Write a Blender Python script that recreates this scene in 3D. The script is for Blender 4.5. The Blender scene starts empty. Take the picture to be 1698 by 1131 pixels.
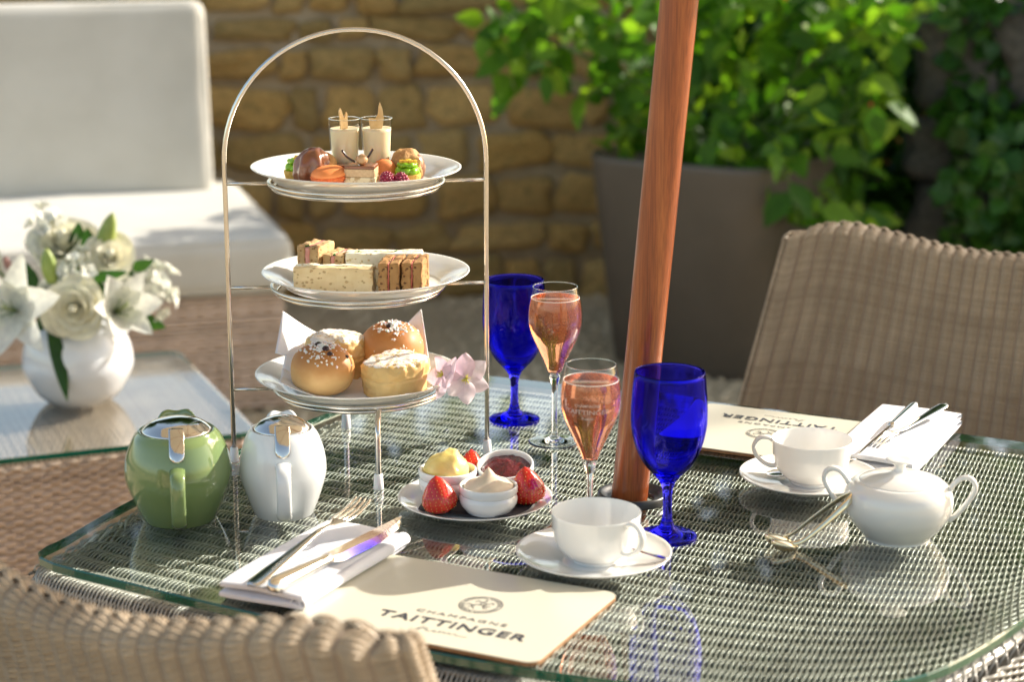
import bpy, bmesh, math, random
import numpy as np
from mathutils import Vector, Matrix, noise, Quaternion
random.seed(7); np.random.seed(7)
R = math.radians; PI = math.pi
scene = bpy.context.scene
COL = scene.collection

# ------------------------------------------------------------------ camera, light, exposure
cam_d = bpy.data.cameras.new('camera'); cam = bpy.data.objects.new('camera', cam_d); COL.objects.link(cam)
cam.location = (0, -2.1, 1.41); cam.rotation_euler = (R(90-13.85), 0, 0)
cam_d.sensor_width = 36; cam_d.lens = 70.0; cam_d.clip_end = 400; cam_d.clip_start = 0.05
cam_d.dof.use_dof = True; cam_d.dof.focus_distance = 2.22; cam_d.dof.aperture_fstop = 4.6
scene.camera = cam

SUN_AZ = math.atan2(.89, .46); SUN_EL = R(29)
world = bpy.data.worlds.new('World'); scene.world = world; world.use_nodes = True
wn = world.node_tree.nodes; wl = world.node_tree.links
sky = wn.new('ShaderNodeTexSky'); sky.sky_type = 'NISHITA'; sky.sun_disc = False
sky.sun_elevation = SUN_EL; sky.sun_rotation = SUN_AZ; sky.air_density = 1.0; sky.dust_density = 2.0
bg = wn['Background']; bg.inputs[1].default_value = 0.135
wt = wn.new('ShaderNodeMix'); wt.data_type = 'RGBA'; wt.blend_type = 'MULTIPLY'; wt.inputs[0].default_value = 1
wt.inputs[7].default_value = (1.0, .905, .77, 1)   # the photograph's warm white balance
wl.new(sky.outputs[0], wt.inputs[6]); wl.new(wt.outputs[2], bg.inputs[0])
sun_d = bpy.data.lights.new('sun', 'SUN'); sun = bpy.data.objects.new('sun', sun_d); COL.objects.link(sun)
sun_d.energy = 3.3; sun_d.angle = R(0.55); sun_d.color = (1.0, .93, .82)
sdir = Vector((math.sin(SUN_AZ)*math.cos(SUN_EL), math.cos(SUN_AZ)*math.cos(SUN_EL), math.sin(SUN_EL)))
sun.rotation_euler = sdir.to_track_quat('Z', 'Y').to_euler(); sun.location = sdir*20
scene.view_settings.view_transform = 'Standard'; scene.view_settings.look = 'None'
scene.view_settings.gamma = 1; scene.view_settings.exposure = 1.38
scene.render.engine = 'CYCLES'
cy = scene.cycles
cy.use_denoising = True; cy.denoiser = 'OPENIMAGEDENOISE'
cy.max_bounces = 12; cy.transmission_bounces = 10; cy.transparent_max_bounces = 24; cy.glossy_bounces = 5
cy.diffuse_bounces = 4; cy.sample_clamp_indirect = 6; cy.sample_clamp_direct = 0; cy.blur_glossy = 0.4
cy.caustics_reflective = False; cy.caustics_refractive = False

# ------------------------------------------------------------------ helpers
ANG = math.atan2(-.436, .9)
def W(u, v, z=0.72):
    "table frame to world"
    return Vector((.132+.9*u+.436*v, -.02-.436*u+.9*v, z))

def thing(name, label, cat, loc=(0, 0, 0), rz=0, group=None, rot=None):
    o = bpy.data.objects.new(name, None); COL.objects.link(o); o.empty_display_size = .02
    o.location = loc; o.rotation_euler = rot if rot else (0, 0, rz)
    o['label'] = label; o['category'] = cat
    if group: o['group'] = group
    return o
def tag(o, label=None, cat=None, group=None, kind=None):
    if label: o['label'] = label
    if cat: o['category'] = cat
    if group: o['group'] = group
    if kind: o['kind'] = kind
    return o
def obj(name, me, mat=None, parent=None, loc=None, rot=None, sc=None, kind=None, label=None):
    o = bpy.data.objects.new(name, me); COL.objects.link(o)
    if mat is not None:
        me.materials.clear()
        for m in (mat if isinstance(mat, (list, tuple)) else [mat]): me.materials.append(m)
    if parent: o.parent = parent
    if loc is not None: o.location = loc
    if rot is not None: o.rotation_euler = rot
    if sc is not None: o.scale = (sc,)*3 if not hasattr(sc, '__len__') else sc
    if kind: o['kind'] = kind
    if label: o['label'] = label
    return o
def mesh(name, vs, fs, smooth=True):
    me = bpy.data.meshes.new(name); me.from_pydata([tuple(v) for v in vs], [], fs); me.update()
    if smooth: me.polygons.foreach_set('use_smooth', [True]*len(me.polygons))
    return me
def npmesh(name, V, F, smooth=True):
    me = bpy.data.meshes.new(name); V = np.asarray(V, np.float32); F = np.asarray(F, np.int32)
    n = F.shape[1]
    me.vertices.add(len(V)); me.vertices.foreach_set('co', V.ravel())
    me.loops.add(F.size); me.loops.foreach_set('vertex_index', F.ravel())
    me.polygons.add(len(F)); me.polygons.foreach_set('loop_start', np.arange(0, F.size, n, dtype=np.int32))
    me.polygons.foreach_set('use_smooth', np.full(len(F), smooth, bool))
    me.update(calc_edges=True); me.validate()
    return me
def from_bm(name, bm, smooth=True):
    me = bpy.data.meshes.new(name); bmesh.ops.recalc_face_normals(bm, faces=bm.faces[:]); bm.to_mesh(me); bm.free()
    if smooth: me.polygons.foreach_set('use_smooth', [True]*len(me.polygons))
    return me
class MB:
    "collects simple shapes of ONE part"
    def __init__(s): s.v = []; s.f = []
    def add(s, vs, fs, M=None):
        b = len(s.v)
        s.v += [tuple(M @ Vector(v)) if M is not None else tuple(v) for v in vs]
        s.f += [tuple(b+i for i in f) for f in fs]
        return s
    def me(s, name, smooth=True): return mesh(name, s.v, s.f, smooth)

def lathe_vf(prof, n=48, sq=None, ph=0):
    vs = []; fs = []
    for (r, z) in prof:
        for k in range(n):
            a = 2*PI*k/n+ph; c, s_ = math.cos(a), math.sin(a); q = 1
            if sq: q = (abs(c)**sq+abs(s_)**sq)**(-1/sq)
            vs.append((r*c*q, r*s_*q, z))
    m = len(prof)
    for i in range(m-1):
        for k in range(n):
            a = i*n+k; b = i*n+(k+1) % n
            fs.append((a, b, b+n, a+n))
    if prof[0][0] > 1e-5: pass
    return vs, fs
def lathe(name, prof, n=48, sq=None):
    vs, fs = lathe_vf(prof, n, sq); me = mesh(name, vs, fs)
    bm = bmesh.new(); bm.from_mesh(me); bmesh.ops.remove_doubles(bm, verts=bm.verts[:], dist=1e-5)
    bmesh.ops.recalc_face_normals(bm, faces=bm.faces[:]); bm.to_mesh(me); bm.free()
    me.polygons.foreach_set('use_smooth', [True]*len(me.polygons))
    return me
def smooth_prof(pts, k=4):
    "catmull-rom through profile points"
    P = [Vector((a, b)) for a, b in pts]; out = []
    for i in range(len(P)-1):
        p0 = P[max(i-1, 0)]; p1 = P[i]; p2 = P[i+1]; p3 = P[min(i+2, len(P)-1)]
        for j in range(k):
            t = j/k
            q = .5*((2*p1)+(p2-p0)*t+(2*p0-5*p1+4*p2-p3)*t*t+(3*p1-3*p2+p3-p0)*t**3)
            out.append((max(q.x, 0), q.y))
    out.append((P[-1].x, P[-1].y)); return out
def crv(pts, k=6):
    P = [Vector(p) for p in pts]; out = []
    for i in range(len(P)-1):
        p0 = P[max(i-1, 0)]; p1 = P[i]; p2 = P[i+1]; p3 = P[min(i+2, len(P)-1)]
        for j in range(k):
            t = j/k
            out.append(.5*((2*p1)+(p2-p0)*t+(2*p0-5*p1+4*p2-p3)*t*t+(3*p1-3*p2+p3-p0)*t**3))
    out.append(P[-1]); return out
def tube_vf(pts, r, n=8, closed=False, flat=1.0, up=None, cap=True):
    "swept tube; r float or list; flat squashes along the frame's second axis"
    P = [Vector(p) for p in pts]; m = len(P); rr = r if hasattr(r, '__len__') else [r]*m
    vs = []; fs = []; prev = None
    for i in range(m):
        if closed: t = P[(i+1) % m]-P[(i-1) % m]
        else: t = P[min(i+1, m-1)]-P[max(i-1, 0)]
        t.normalize()
        if up is not None: a = Vector(up)-t*Vector(up).dot(t)
        elif prev is None:
            a = Vector((0, 0, 1)) if abs(t.z) < .9 else Vector((1, 0, 0)); a = a-t*a.dot(t)
        else: a = prev-t*prev.dot(t)
        a.normalize(); prev = a; b = t.cross(a)
        ri = rr[i]; ra, rb = ri if hasattr(ri, '__len__') else (ri*flat, ri)
        for k in range(n):
            g = 2*PI*k/n
            vs.append(P[i]+a*(math.cos(g)*ra)+b*(math.sin(g)*rb))
    for i in range(m if closed else m-1):
        for k in range(n):
            A = i*n+k; B = i*n+(k+1) % n; j = (i+1) % m
            fs.append((A, B, j*n+(k+1) % n, j*n+k))
    if not closed and cap:
        fs.append(tuple(range(n-1, -1, -1))); fs.append(tuple((m-1)*n+k for k in range(n)))
    return vs, fs
def tube(name, pts, r, n=8, **kw): return mesh(name, *tube_vf(pts, r, n, **kw))
def box_bm(sx, sy, sz, bev=.0, seg=2, loc=(0, 0, 0)):
    bm = bmesh.new(); bmesh.ops.create_cube(bm, size=1)
    for v in bm.verts: v.co = Vector((v.co.x*sx+loc[0], v.co.y*sy+loc[1], v.co.z*sz+loc[2]))
    if bev > 0: bmesh.ops.bevel(bm, geom=bm.edges[:], offset=bev, segments=seg, profile=.6, affect='EDGES')
    return bm
def box(name, sx, sy, sz, bev=.0, seg=2, loc=(0, 0, 0), smooth=True): return from_bm(name, box_bm(sx, sy, sz, bev, seg, loc), smooth)
def blob(name, r, nz=0, fr=20, sub=3, seed=0, sq=1.0, flatz=None, fn=None):
    bm = bmesh.new(); bmesh.ops.create_icosphere(bm, subdivisions=sub, radius=1)
    rx, ry, rz_ = r if hasattr(r, '__len__') else (r, r, r)
    for v in bm.verts:
        d = v.co.normalized()
        if sq != 1.0:
            q = (abs(d.x)**(2*sq)+abs(d.y)**(2*sq)+abs(d.z)**(2*sq))**(-1/(2*sq)); d = d*q
        p = Vector((d.x*rx, d.y*ry, d.z*rz_))
        if nz: p += d*(nz*noise.noise(p*fr+Vector((seed*7.1, seed*3.3, seed))))
        if fn: p = fn(p, d)
        if flatz is not None and p.z < flatz: p.z = flatz+(p.z-flatz)*.08
        v.co = p
    return from_bm(name, bm)
def sheet(name, P, nu, nv, thick=0, smooth=True):
    "P: function (i/nu, j/nv)->xyz ; optional solid thickness"
    vs = [Vector(P(i/nu, j/nv)) for i in range(nu+1) for j in range(nv+1)]
    fs = [(i*(nv+1)+j, (i+1)*(nv+1)+j, (i+1)*(nv+1)+j+1, i*(nv+1)+j+1) for i in range(nu) for j in range(nv)]
    me = mesh(name, vs, fs, smooth)
    if thick:
        bm = bmesh.new(); bm.from_mesh(me); bmesh.ops.solidify(bm, geom=bm.faces[:], thickness=thick); me2 = from_bm(name, bm, smooth); return me2
    return me
def join_me(name, mes, smooth=True):
    b = MB()
    for me in mes: b.add([v.co[:] for v in me.vertices], [tuple(p.vertices) for p in me.polygons])
    return b.me(name, smooth)
def text_me(name, s, size, ext=.0002, off=0, sx=1.0, space=1.0, italic=0):
    c = bpy.data.curves.new(name, 'FONT'); c.body = s; c.size = size; c.extrude = ext; c.offset = off
    c.align_x = 'CENTER'; c.align_y = 'CENTER'; c.space_character = space; c.shear = italic; c.resolution_u = 4
    o = bpy.data.objects.new(name, c); COL.objects.link(o)
    dg = bpy.context.evaluated_depsgraph_get(); me = bpy.data.meshes.new_from_object(o.evaluated_get(dg))
    bpy.data.objects.remove(o)
    for v in me.vertices: v.co.x *= sx
    return me

# ------------------------------------------------------------------ materials
MATS = {}
def mat(name, col, rough=.5, metal=0, **k):
    m = bpy.data.materials.new(name); m.use_nodes = True; nt = m.node_tree; b = nt.nodes['Principled BSDF']
    b.inputs['Base Color'].default_value = (*col, 1); b.inputs['Roughness'].default_value = rough
    b.inputs['Metallic'].default_value = metal
    for kk, vv in k.items():
        key = {'sss': 'Subsurface Weight', 'sssr': 'Subsurface Radius', 'ssss': 'Subsurface Scale', 'coat': 'Coat Weight', 'coatr': 'Coat Roughness', 'ior': 'IOR', 'trans': 'Transmission Weight', 'sheen': 'Sheen Weight', 'spec': 'Specular IOR Level', 'alpha': 'Alpha'}.get(kk)
        if key: b.inputs[key].default_value = vv
    MATS[name] = m; return m
def N(m, t, **k):
    n = m.node_tree.nodes.new(t)
    for a, b in k.items(): setattr(n, a, b)
    return n
def L(m, a, b): m.node_tree.links.new(a, b)
def coords(m, kind='Object', scale=(1, 1, 1)):
    tc = N(m, 'ShaderNodeTexCoord'); mp = N(m, 'ShaderNodeMapping'); mp.inputs['Scale'].default_value = scale
    L(m, tc.outputs[kind], mp.inputs[0]); return mp.outputs[0]
def ramp(m, fac, stops):
    r = N(m, 'ShaderNodeValToRGB'); e = r.color_ramp.elements
    while len(e) < len(stops): e.new(.5)
    for i, (p, c) in enumerate(stops): e[i].position = p; e[i].color = (*c, 1) if len(c) == 3 else c
    L(m, fac, r.inputs[0]); return r.outputs[0]
def noisen(m, vec, scale, detail=4, rough=.55, dist=0):
    n = N(m, 'ShaderNodeTexNoise'); n.inputs['Scale'].default_value = scale; n.inputs['Detail'].default_value = detail
    n.inputs['Roughness'].default_value = rough; n.inputs['Distortion'].default_value = dist
    if vec is not None: L(m, vec, n.inputs['Vector'])
    return n.outputs['Fac']
def bump(m, h, strength=.3, dist=.002, normal=None):
    b = N(m, 'ShaderNodeBump'); b.inputs['Strength'].default_value = strength; b.inputs['Distance'].default_value = dist
    L(m, h, b.inputs['Height'])
    if normal is not None: L(m, normal, b.inputs['Normal'])
    return b.outputs[0]
def bsdf(m): return m.node_tree.nodes['Principled BSDF']
def mixc(m, f, a, b, bt='MIX'):
    n = N(m, 'ShaderNodeMix', data_type='RGBA', blend_type=bt)
    if hasattr(f, 'links') or hasattr(f, 'node'): L(m, f, n.inputs[0])
    else: n.inputs[0].default_value = f
    for s, i in ((a, 6), (b, 7)):
        if hasattr(s, 'node'): L(m, s, n.inputs[i])
        else: n.inputs[i].default_value = (*s, 1)
    return n.outputs[2]
def mathn(m, op, a, b=None, clamp=False):
    n = N(m, 'ShaderNodeMath', operation=op); n.use_clamp = clamp
    for s, i in ((a, 0), (b, 1)):
        if s is None: continue
        if hasattr(s, 'node'): L(m, s, n.inputs[i])
        else: n.inputs[i].default_value = s
    return n.outputs[0]
def noisy(name, c1, c2, scale, rough=.5, bs=.2, bd=.001, bscale=None, detail=5, rr=None, metal=0, lo=.35, hi=.65, **k):
    m = mat(name, c1, rough, metal, **k); v = coords(m)
    n = noisen(m, v, scale, detail); L(m, ramp(m, n, [(lo, c1), (hi, c2)]), bsdf(m).inputs['Base Color'])
    if bs: L(m, bump(m, noisen(m, v, bscale or scale*2, 6), bs, bd), bsdf(m).inputs['Normal'])
    if rr: L(m, ramp(m, n, [(.3, (rr[0],)*3), (.7, (rr[1],)*3)]), bsdf(m).inputs['Roughness'])
    return m

porcelain = mat('porcelain', (.80, .79, .755), .16, coat=.6, coatr=.04, sss=.12, sssr=(1, .9, .8), ssss=.006)
stone_ware = mat('white_stoneware', (.78, .80, .80), .14, coat=.5, coatr=.05)
green_glaze = mat('green_glaze', (.19, .27, .10), .13, coat=.7, coatr=.03)
vase_glaze = mat('vase_glaze', (.70, .73, .78), .10, coat=.6, coatr=.03)
chrome = mat('polished_steel', (.72, .69, .64), .10, 1)
wire_m = mat('brushed_wire', (.70, .66, .60), .2, 1)
silver = mat('silver_cutlery', (.80, .77, .70), .13, 1)
gold_silver = mat('warm_silver', (.83, .72, .50), .14, 1)
white_cap = mat('white_rubber', (.75, .77, .80), .45, sss=.2, ssss=.005)
black_pl = noisy('black_plastic', (.012, .013, .013), (.03, .03, .03), 60, .35, .1, .0005)

def rattan(name, c1, c2, c3, rough=.42, spec=.5):
    m = mat(name, c1, rough, spec=spec); g = N(m, 'ShaderNodeNewGeometry')
    col = ramp(m, g.outputs['Random Per Island'], [(0, c1), (.5, c2), (1, c3)])
    v = coords(m); n = noisen(m, v, 14, 3); n2 = noisen(m, v, 420, 2)
    dk = ramp(m, n, [(.3, (.84, .82, .80)), (.7, (1.1, 1.1, 1.1))])
    c = mixc(m, 1.0, col, dk, 'MULTIPLY'); L(m, c, bsdf(m).inputs['Base Color'])
    L(m, bump(m, n2, .25, .0004), bsdf(m).inputs['Normal'])
    return m
rattan_chair = rattan('taupe_rattan', (.43, .34, .24), (.49, .395, .285), (.385, .30, .21))
rattan_table = rattan('grey_rattan', (.37, .36, .33), (.47, .46, .42), (.29, .28, .25), .26, .8)
rattan_pink = rattan('dusty_rattan', (.50, .375, .30), (.57, .44, .365), (.44, .33, .265), .55, .3)
core_shade = mat('shadowed_core', (.065, .058, .045), .8)  # dark colour puts the shade between the table strands into the core sheet
cushion = noisy('white_canvas', (.50, .475, .41), (.56, .535, .47), 5, .75, .25, .001, 900, sheen=.2)
napkin_m = noisy('white_linen', (.76, .76, .80), (.82, .82, .86), 20, .85, .55, .0006, 1100, sheen=.3)
napkin_p = noisy('white_paper', (.84, .83, .86), (.86, .85, .88), 30, .85, .15, .0004, 900, sss=.1, ssss=.004)
napkin_b = noisy('black_paper', (.022, .020, .026), (.035, .032, .038), 60, .8, .3, .0004, 900)

def thin_glass(name, tint, ior=1.5, boost=1.0, gl=.0):
    "thin sheet: Fresnel mix of a clear tinted transmission and a mirror reflection"
    m = bpy.data.materials.new(name); m.use_nodes = True; nt = m.node_tree; nt.nodes.clear()
    out = N(m, 'ShaderNodeOutputMaterial'); mx = N(m, 'ShaderNodeMixShader'); tr = N(m, 'ShaderNodeBsdfTransparent')
    g = N(m, 'ShaderNodeBsdfGlossy'); g.inputs['Roughness'].default_value = gl; tr.inputs[0].default_value = (*tint, 1)
    fr = N(m, 'ShaderNodeFresnel'); fr.inputs[0].default_value = ior
    geo = N(m, 'ShaderNodeNewGeometry'); f = mathn(m, 'MULTIPLY', fr.outputs[0], boost, True)
    f = mathn(m, 'MULTIPLY', f, mathn(m, 'SUBTRACT', 1.0, geo.outputs['Backfacing']))
    L(m, f, mx.inputs[0]); L(m, tr.outputs[0], mx.inputs[1]); L(m, g.outputs[0], mx.inputs[2]); L(m, mx.outputs[0], out.inputs[0])
    return m
sheet_glass = thin_glass('table_glass', (.945, .975, .955), 1.50, 1.75)
_v = coords(sheet_glass); _r = ramp(sheet_glass, noisen(sheet_glass, _v, 7, 5, .6, 1.5), [(.45, (.0, .0, .0)), (.75, (.10, .10, .10))])
for _n in sheet_glass.node_tree.nodes:
    if _n.type == 'BSDF_GLOSSY': L(sheet_glass, _r, _n.inputs['Roughness'])
clear_thin = thin_glass('clear_bowl_glass', (.97, .975, .98), 1.5, 1.3)
def real_glass(name, col, rough=0, ior=1.5):
    m = bpy.data.materials.new(name); m.use_nodes = True; m.node_tree.nodes.clear()
    out = N(m, 'ShaderNodeOutputMaterial'); g = N(m, 'ShaderNodeBsdfGlass'); g.inputs[0].default_value = (*col, 1)
    g.inputs['Roughness'].default_value = rough; g.inputs['IOR'].default_value = ior; L(m, g.outputs[0], out.inputs[0]); return m
clear_solid = real_glass('clear_stem_glass', (.97, .98, .98))
blue_glass = real_glass('cobalt_glass', (.26, .24, 1.0))
blue_solid = real_glass('cobalt_stem_glass', (.03, .02, .62))
champagne = real_glass('rose_champagne', (1.0, .66, .50), 0, 1.33)
_o = champagne.node_tree.nodes['Material Output']; _g = _o.inputs[0].links[0].from_socket; _m = N(champagne, 'ShaderNodeMixShader'); _m.inputs[0].default_value = .13
_t = N(champagne, 'ShaderNodeBsdfTranslucent'); _t.inputs[0].default_value = (.95, .42, .26, 1); L(champagne, _g, _m.inputs[1]); L(champagne, _t.outputs[0], _m.inputs[2]); L(champagne, _m.outputs[0], _o.inputs[0])
edge_green = mat('green_glass_edge', (.0, .085, .05), .06, coat=1, trans=.1, ior=1.5)

def leafm(name, c1, c2, c3, trans=.45, rough=.5, tint=(1.5, 1.6, .7)):
    m = bpy.data.materials.new(name); m.use_nodes = True; nt = m.node_tree; b = nt.nodes['Principled BSDF']
    out = nt.nodes['Material Output']; oi = N(m, 'ShaderNodeObjectInfo'); g = N(m, 'ShaderNodeNewGeometry')
    rnd = mathn(m, 'FRACT', mathn(m, 'ADD', oi.outputs['Random'], g.outputs['Random Per Island']))
    col = ramp(m, rnd, [(0, c1), (.55, c2), (1, c3)])
    v = coords(m); n = noisen(m, v, 60, 3); c = mixc(m, 1, col, ramp(m, n, [(.3, (.8, .8, .8)), (.7, (1.15, 1.15, 1.1))]), 'MULTIPLY')
    L(m, c, b.inputs['Base Color']); b.inputs['Roughness'].default_value = rough; b.inputs['Specular IOR Level'].default_value = .3
    t = N(m, 'ShaderNodeBsdfTranslucent'); tc = mixc(m, 1, c, tint, 'MULTIPLY'); L(m, tc, t.inputs[0])
    mx = N(m, 'ShaderNodeMixShader'); mx.inputs[0].default_value = trans
    L(m, b.outputs[0], mx.inputs[1]); L(m, t.outputs[0], mx.inputs[2]); L(m, mx.outputs[0], out.inputs[0])
    return m
leaf_bright = leafm('bright_leaf', (.035, .11, .008), (.10, .24, .012), (.26, .40, .03), .5)
leaf_ivy = leafm('ivy_leaf', (.018, .06, .008), (.03, .10, .012), (.06, .16, .02), .35, .3)
leaf_lily = leafm('florist_leaf', (.025, .08, .015), (.035, .11, .02), (.05, .13, .02), .25)
leaf_tree = leafm('tree_leaf', (.03, .08, .012), (.045, .11, .018), (.07, .15, .02), .35)
petal_w = leafm('white_petal', (.78, .80, .74), (.82, .83, .80), (.84, .84, .80), .3, .5, (1, 1, .95))
petal_c = leafm('cream_petal', (.84, .83, .70), (.86, .85, .74), (.84, .81, .66), .2, .5, (1, .97, .82))
petal_p = leafm('pink_petal', (.80, .64, .74), (.82, .70, .78), (.84, .78, .82), .35, .5, (1, .92, .98))
bud_g = noisy('bud_green', (.20, .28, .05), (.32, .38, .10), 30, .45, 0)
stem_g = mat('stem_green', (.10, .18, .04), .5)
bark_m = noisy('bark', (.06, .04, .025), (.12, .085, .05), 12, .9, .6, .01)

def wood(name, c1, c2, c3, sc=(14, 14, .9), rough=.28, coat=.5):
    m = mat(name, c1, rough, coat=coat, coatr=.12); v = coords(m, 'Object', sc)
    n = noisen(m, v, 2.2, 6, .6, .1); v2 = coords(m, 'Object', (sc[0]*9, sc[1]*9, sc[2]*5)); n2 = noisen(m, v2, 3, 3)
    c = ramp(m, n, [(.3, c1), (.5, c2), (.72, c3)]); c = mixc(m, 1, c, ramp(m, n2, [(.35, (.72, .68, .66)), (.6, (1.08, 1.06, 1.05))]), 'MULTIPLY')
    L(m, c, bsdf(m).inputs['Base Color']); L(m, bump(m, n2, .12, .0006), bsdf(m).inputs['Normal']); return m
pole_wood = wood('varnished_hardwood', (.20, .042, .010), (.31, .080, .020), (.42, .13, .036), (26, 26, 1.0), .3, .3)

# ------------------------------------------------------------------ weaving
def weave(name, S, s_vals, t0, t1, pitch, w, h, A, B=0, seg=4, ph=0, sides=4, jit=1.0):
    "strands at each s running along t over ribs spaced by pitch; returns one mesh"
    s_vals = np.asarray(s_vals, float); nt = int(round((t1-t0)/pitch*seg))+1
    t = np.linspace(t0, t1, nt); SS, TT = np.meshgrid(s_vals, t, indexing='ij')
    e = 1e-4
    P = S(SS, TT); Ds = S(SS+e, TT)-S(SS-e, TT); Dt = S(SS, TT+e)-S(SS, TT-e)
    Ds /= np.linalg.norm(Ds, axis=-1, keepdims=True)+1e-12; Dt /= np.linalg.norm(Dt, axis=-1, keepdims=True)+1e-12
    Nn = np.cross(Dt, Ds); Nn /= np.linalg.norm(Nn, axis=-1, keepdims=True)+1e-12
    i = np.arange(len(s_vals))[:, None]; dsp = (s_vals[-1]-s_vals[0])/max(len(s_vals)-1, 1)
    wob = np.random.normal(0, .09*dsp, (len(s_vals), 1))+.12*dsp*np.sin(TT*np.random.uniform(8, 20, (len(s_vals), 1))+np.random.uniform(0, 6, (len(s_vals), 1)))
    P = P+Ds*(jit*wob)[..., None]
    off = A*np.cos(PI*TT/pitch+PI*i+ph)+B*(np.abs(np.cos(PI*TT/pitch+ph))-1)
    off = off+np.random.uniform(-.06, .06, (len(s_vals), 1))*A
    P = P+Nn*off[..., None]
    D2 = np.cross(Nn, Dt); D2 /= np.linalg.norm(D2, axis=-1, keepdims=True)+1e-12
    ring = []
    for k in range(sides):
        a = 2*PI*k/sides
        ring.append(P+D2*(math.cos(a)*w/2)+Nn*(math.sin(a)*h/2))
    V = np.stack(ring, axis=2)  # ns, nt, sides, 3
    ns = len(s_vals); idx = np.arange(ns*nt*sides).reshape(ns, nt, sides)
    F = []
    for k in range(sides):
        k2 = (k+1) % sides
        F.append(np.stack([idx[:, :-1, k], idx[:, :-1, k2], idx[:, 1:, k2], idx[:, 1:, k]], -1).reshape(-1, 4))
    return npmesh(name, V.reshape(-1, 3), np.concatenate(F))
def surf(name, S, s0, s1, t0, t1, ns, nt, off=0):
    s = np.linspace(s0, s1, ns); t = np.linspace(t0, t1, nt); SS, TT = np.meshgrid(s, t, indexing='ij'); e = 1e-4
    P = S(SS, TT)
    if off:
        Ds = S(SS+e, TT)-S(SS-e, TT); Dt = S(SS, TT+e)-S(SS, TT-e); Nn = np.cross(Dt, Ds); Nn /= np.linalg.norm(Nn, axis=-1, keepdims=True)+1e-12
        P = P+Nn*off
    idx = np.arange(ns*nt).reshape(ns, nt)
    F = np.stack([idx[:-1, :-1], idx[:-1, 1:], idx[1:, 1:], idx[1:, :-1]], -1).reshape(-1, 4)
    return npmesh(name, P.reshape(-1, 3), F)

# ================================================================== SETTING
ground_m = noisy('gravel_ground', (.40, .31, .19), (.55, .44, .28), 90, .95, .8, .01, 160)
def ground_fn(a, b):
    x = -60+120*a; y = -30+110*b; return (x, y, 0)
g = obj('ground', sheet('ground', ground_fn, 24, 22), ground_m); g['kind'] = 'structure'
peb = noisy('pebble_stone', (.46, .36, .23), (.64, .53, .36), 3, .85, .2, .002, 60)
n = 15000
px_ = np.random.uniform(-2.6, 2.8, n); py_ = np.random.uniform(.9, 4.3, n); sz = np.random.uniform(.006, .016, n)
octv = np.array([[1, 0, 0], [0, 1, 0], [-1, 0, 0], [0, -1, 0], [0, 0, .7], [0, 0, -.7]], float)
octf = np.array([[0, 1, 4], [1, 2, 4], [2, 3, 4], [3, 0, 4], [1, 0, 5], [2, 1, 5], [3, 2, 5], [0, 3, 5]])
ang = np.random.uniform(0, 2*PI, n); base = octv[None]*sz[:, None, None]*np.random.uniform(.7, 1.3, (n, 6, 1))
ca, sa = np.cos(ang)[:, None], np.sin(ang)[:, None]
V = np.stack([base[..., 0]*ca-base[..., 1]*sa+px_[:, None], base[..., 0]*sa+base[..., 1]*ca+py_[:, None], base[..., 2]+.003], -1)
gv = obj('gravel', npmesh('gravel', V.reshape(-1, 3), (octf[None]+6*np.arange(n)[:, None, None]).reshape(-1, 3), False), peb, kind='stuff')
tag(gv, 'loose beige gravel spread over the courtyard ground', 'gravel')

# ---- stone wall
stone_m = mat('rough_stone', (.3, .2, .1), .9); v = coords(stone_m); oi = N(stone_m, 'ShaderNodeObjectInfo')
c = ramp(stone_m, oi.outputs['Random'], [(0, (.42, .26, .085)), (.25, (.56, .355, .125)), (.5, (.33, .235, .09)), (.75, (.62, .41, .16)), (1, (.50, .30, .085))])
n1 = noisen(stone_m, v, 9, 6, .65); n2 = noisen(stone_m, v, 3.0, 4)
c = mixc(stone_m, 1, c, ramp(stone_m, n1, [(.3, (.55, .52, .45)), (.7, (1.35, 1.3, 1.2))]), 'MULTIPLY')
c = mixc(stone_m, ramp(stone_m, n2, [(.5, (0, 0, 0)), (.75, (.6, .6, .6))]), c, (.16, .15, .05))
L(stone_m, c, bsdf(stone_m).inputs['Base Color']); L(stone_m, bump(stone_m, n1, .9, .012), bsdf(stone_m).inputs['Normal'])
mortar_m = noisy('lime_mortar', (.27, .20, .12), (.38, .29, .18), 14, .95, .8, .01)
def wall_face(x): return 4.20+.10*x
WA = math.atan(.10)
sw = thing('stone_wall', 'rough golden stone wall with wide mortar joints closing off the courtyard', 'wall', (0, 4.2, 0), WA)
obj('mortar', from_bm('mortar', box_bm(9, .34, 1.06, .02, 1, (0, .205, .53))), mortar_m, sw)
STV = []
for k in range(14):
    rs = random.Random(k)
    def fn(p, d, k=k):
        q = Vector((p.x, p.y, p.z)); nn = noise.noise(q*1.1+Vector((k*9, 0, 0)))*.30+noise.noise(q*3+Vector((k*5, 3, 0)))*.11+noise.noise(q*9+Vector((k*5, 3, 0)))*.035
        return p*(1+nn)
    STV.append(blob('stone', (1, 1, 1), sub=3, sq=3.6, fn=fn))
z = -.02; nst = 0; rs = random.Random(11)
while z < 1.03:
    hh = rs.choice([.09, .12, .135, .155, .105]); x = -2.6+rs.uniform(-.2, .1)
    while x < 2.75:
        w_ = rs.uniform(.13, .34) if rs.random() < .8 else rs.uniform(.09, .13)
        if nst < 292:
            h2 = hh*rs.uniform(.86, 1.0)
            me = STV[nst % 14]
            s = obj('stone', me, None, sw, (x+w_/2, .060+rs.uniform(-.010, .010), z+hh/2+rs.uniform(-.008, .008)), (0, rs.uniform(-.09, .09), 0), ((w_-.022)*.5/.95, .050, (h2-.020)*.5/.95))
            if not me.materials: me.materials.append(stone_m)
            nst += 1
        x += w_
    z += hh
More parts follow.
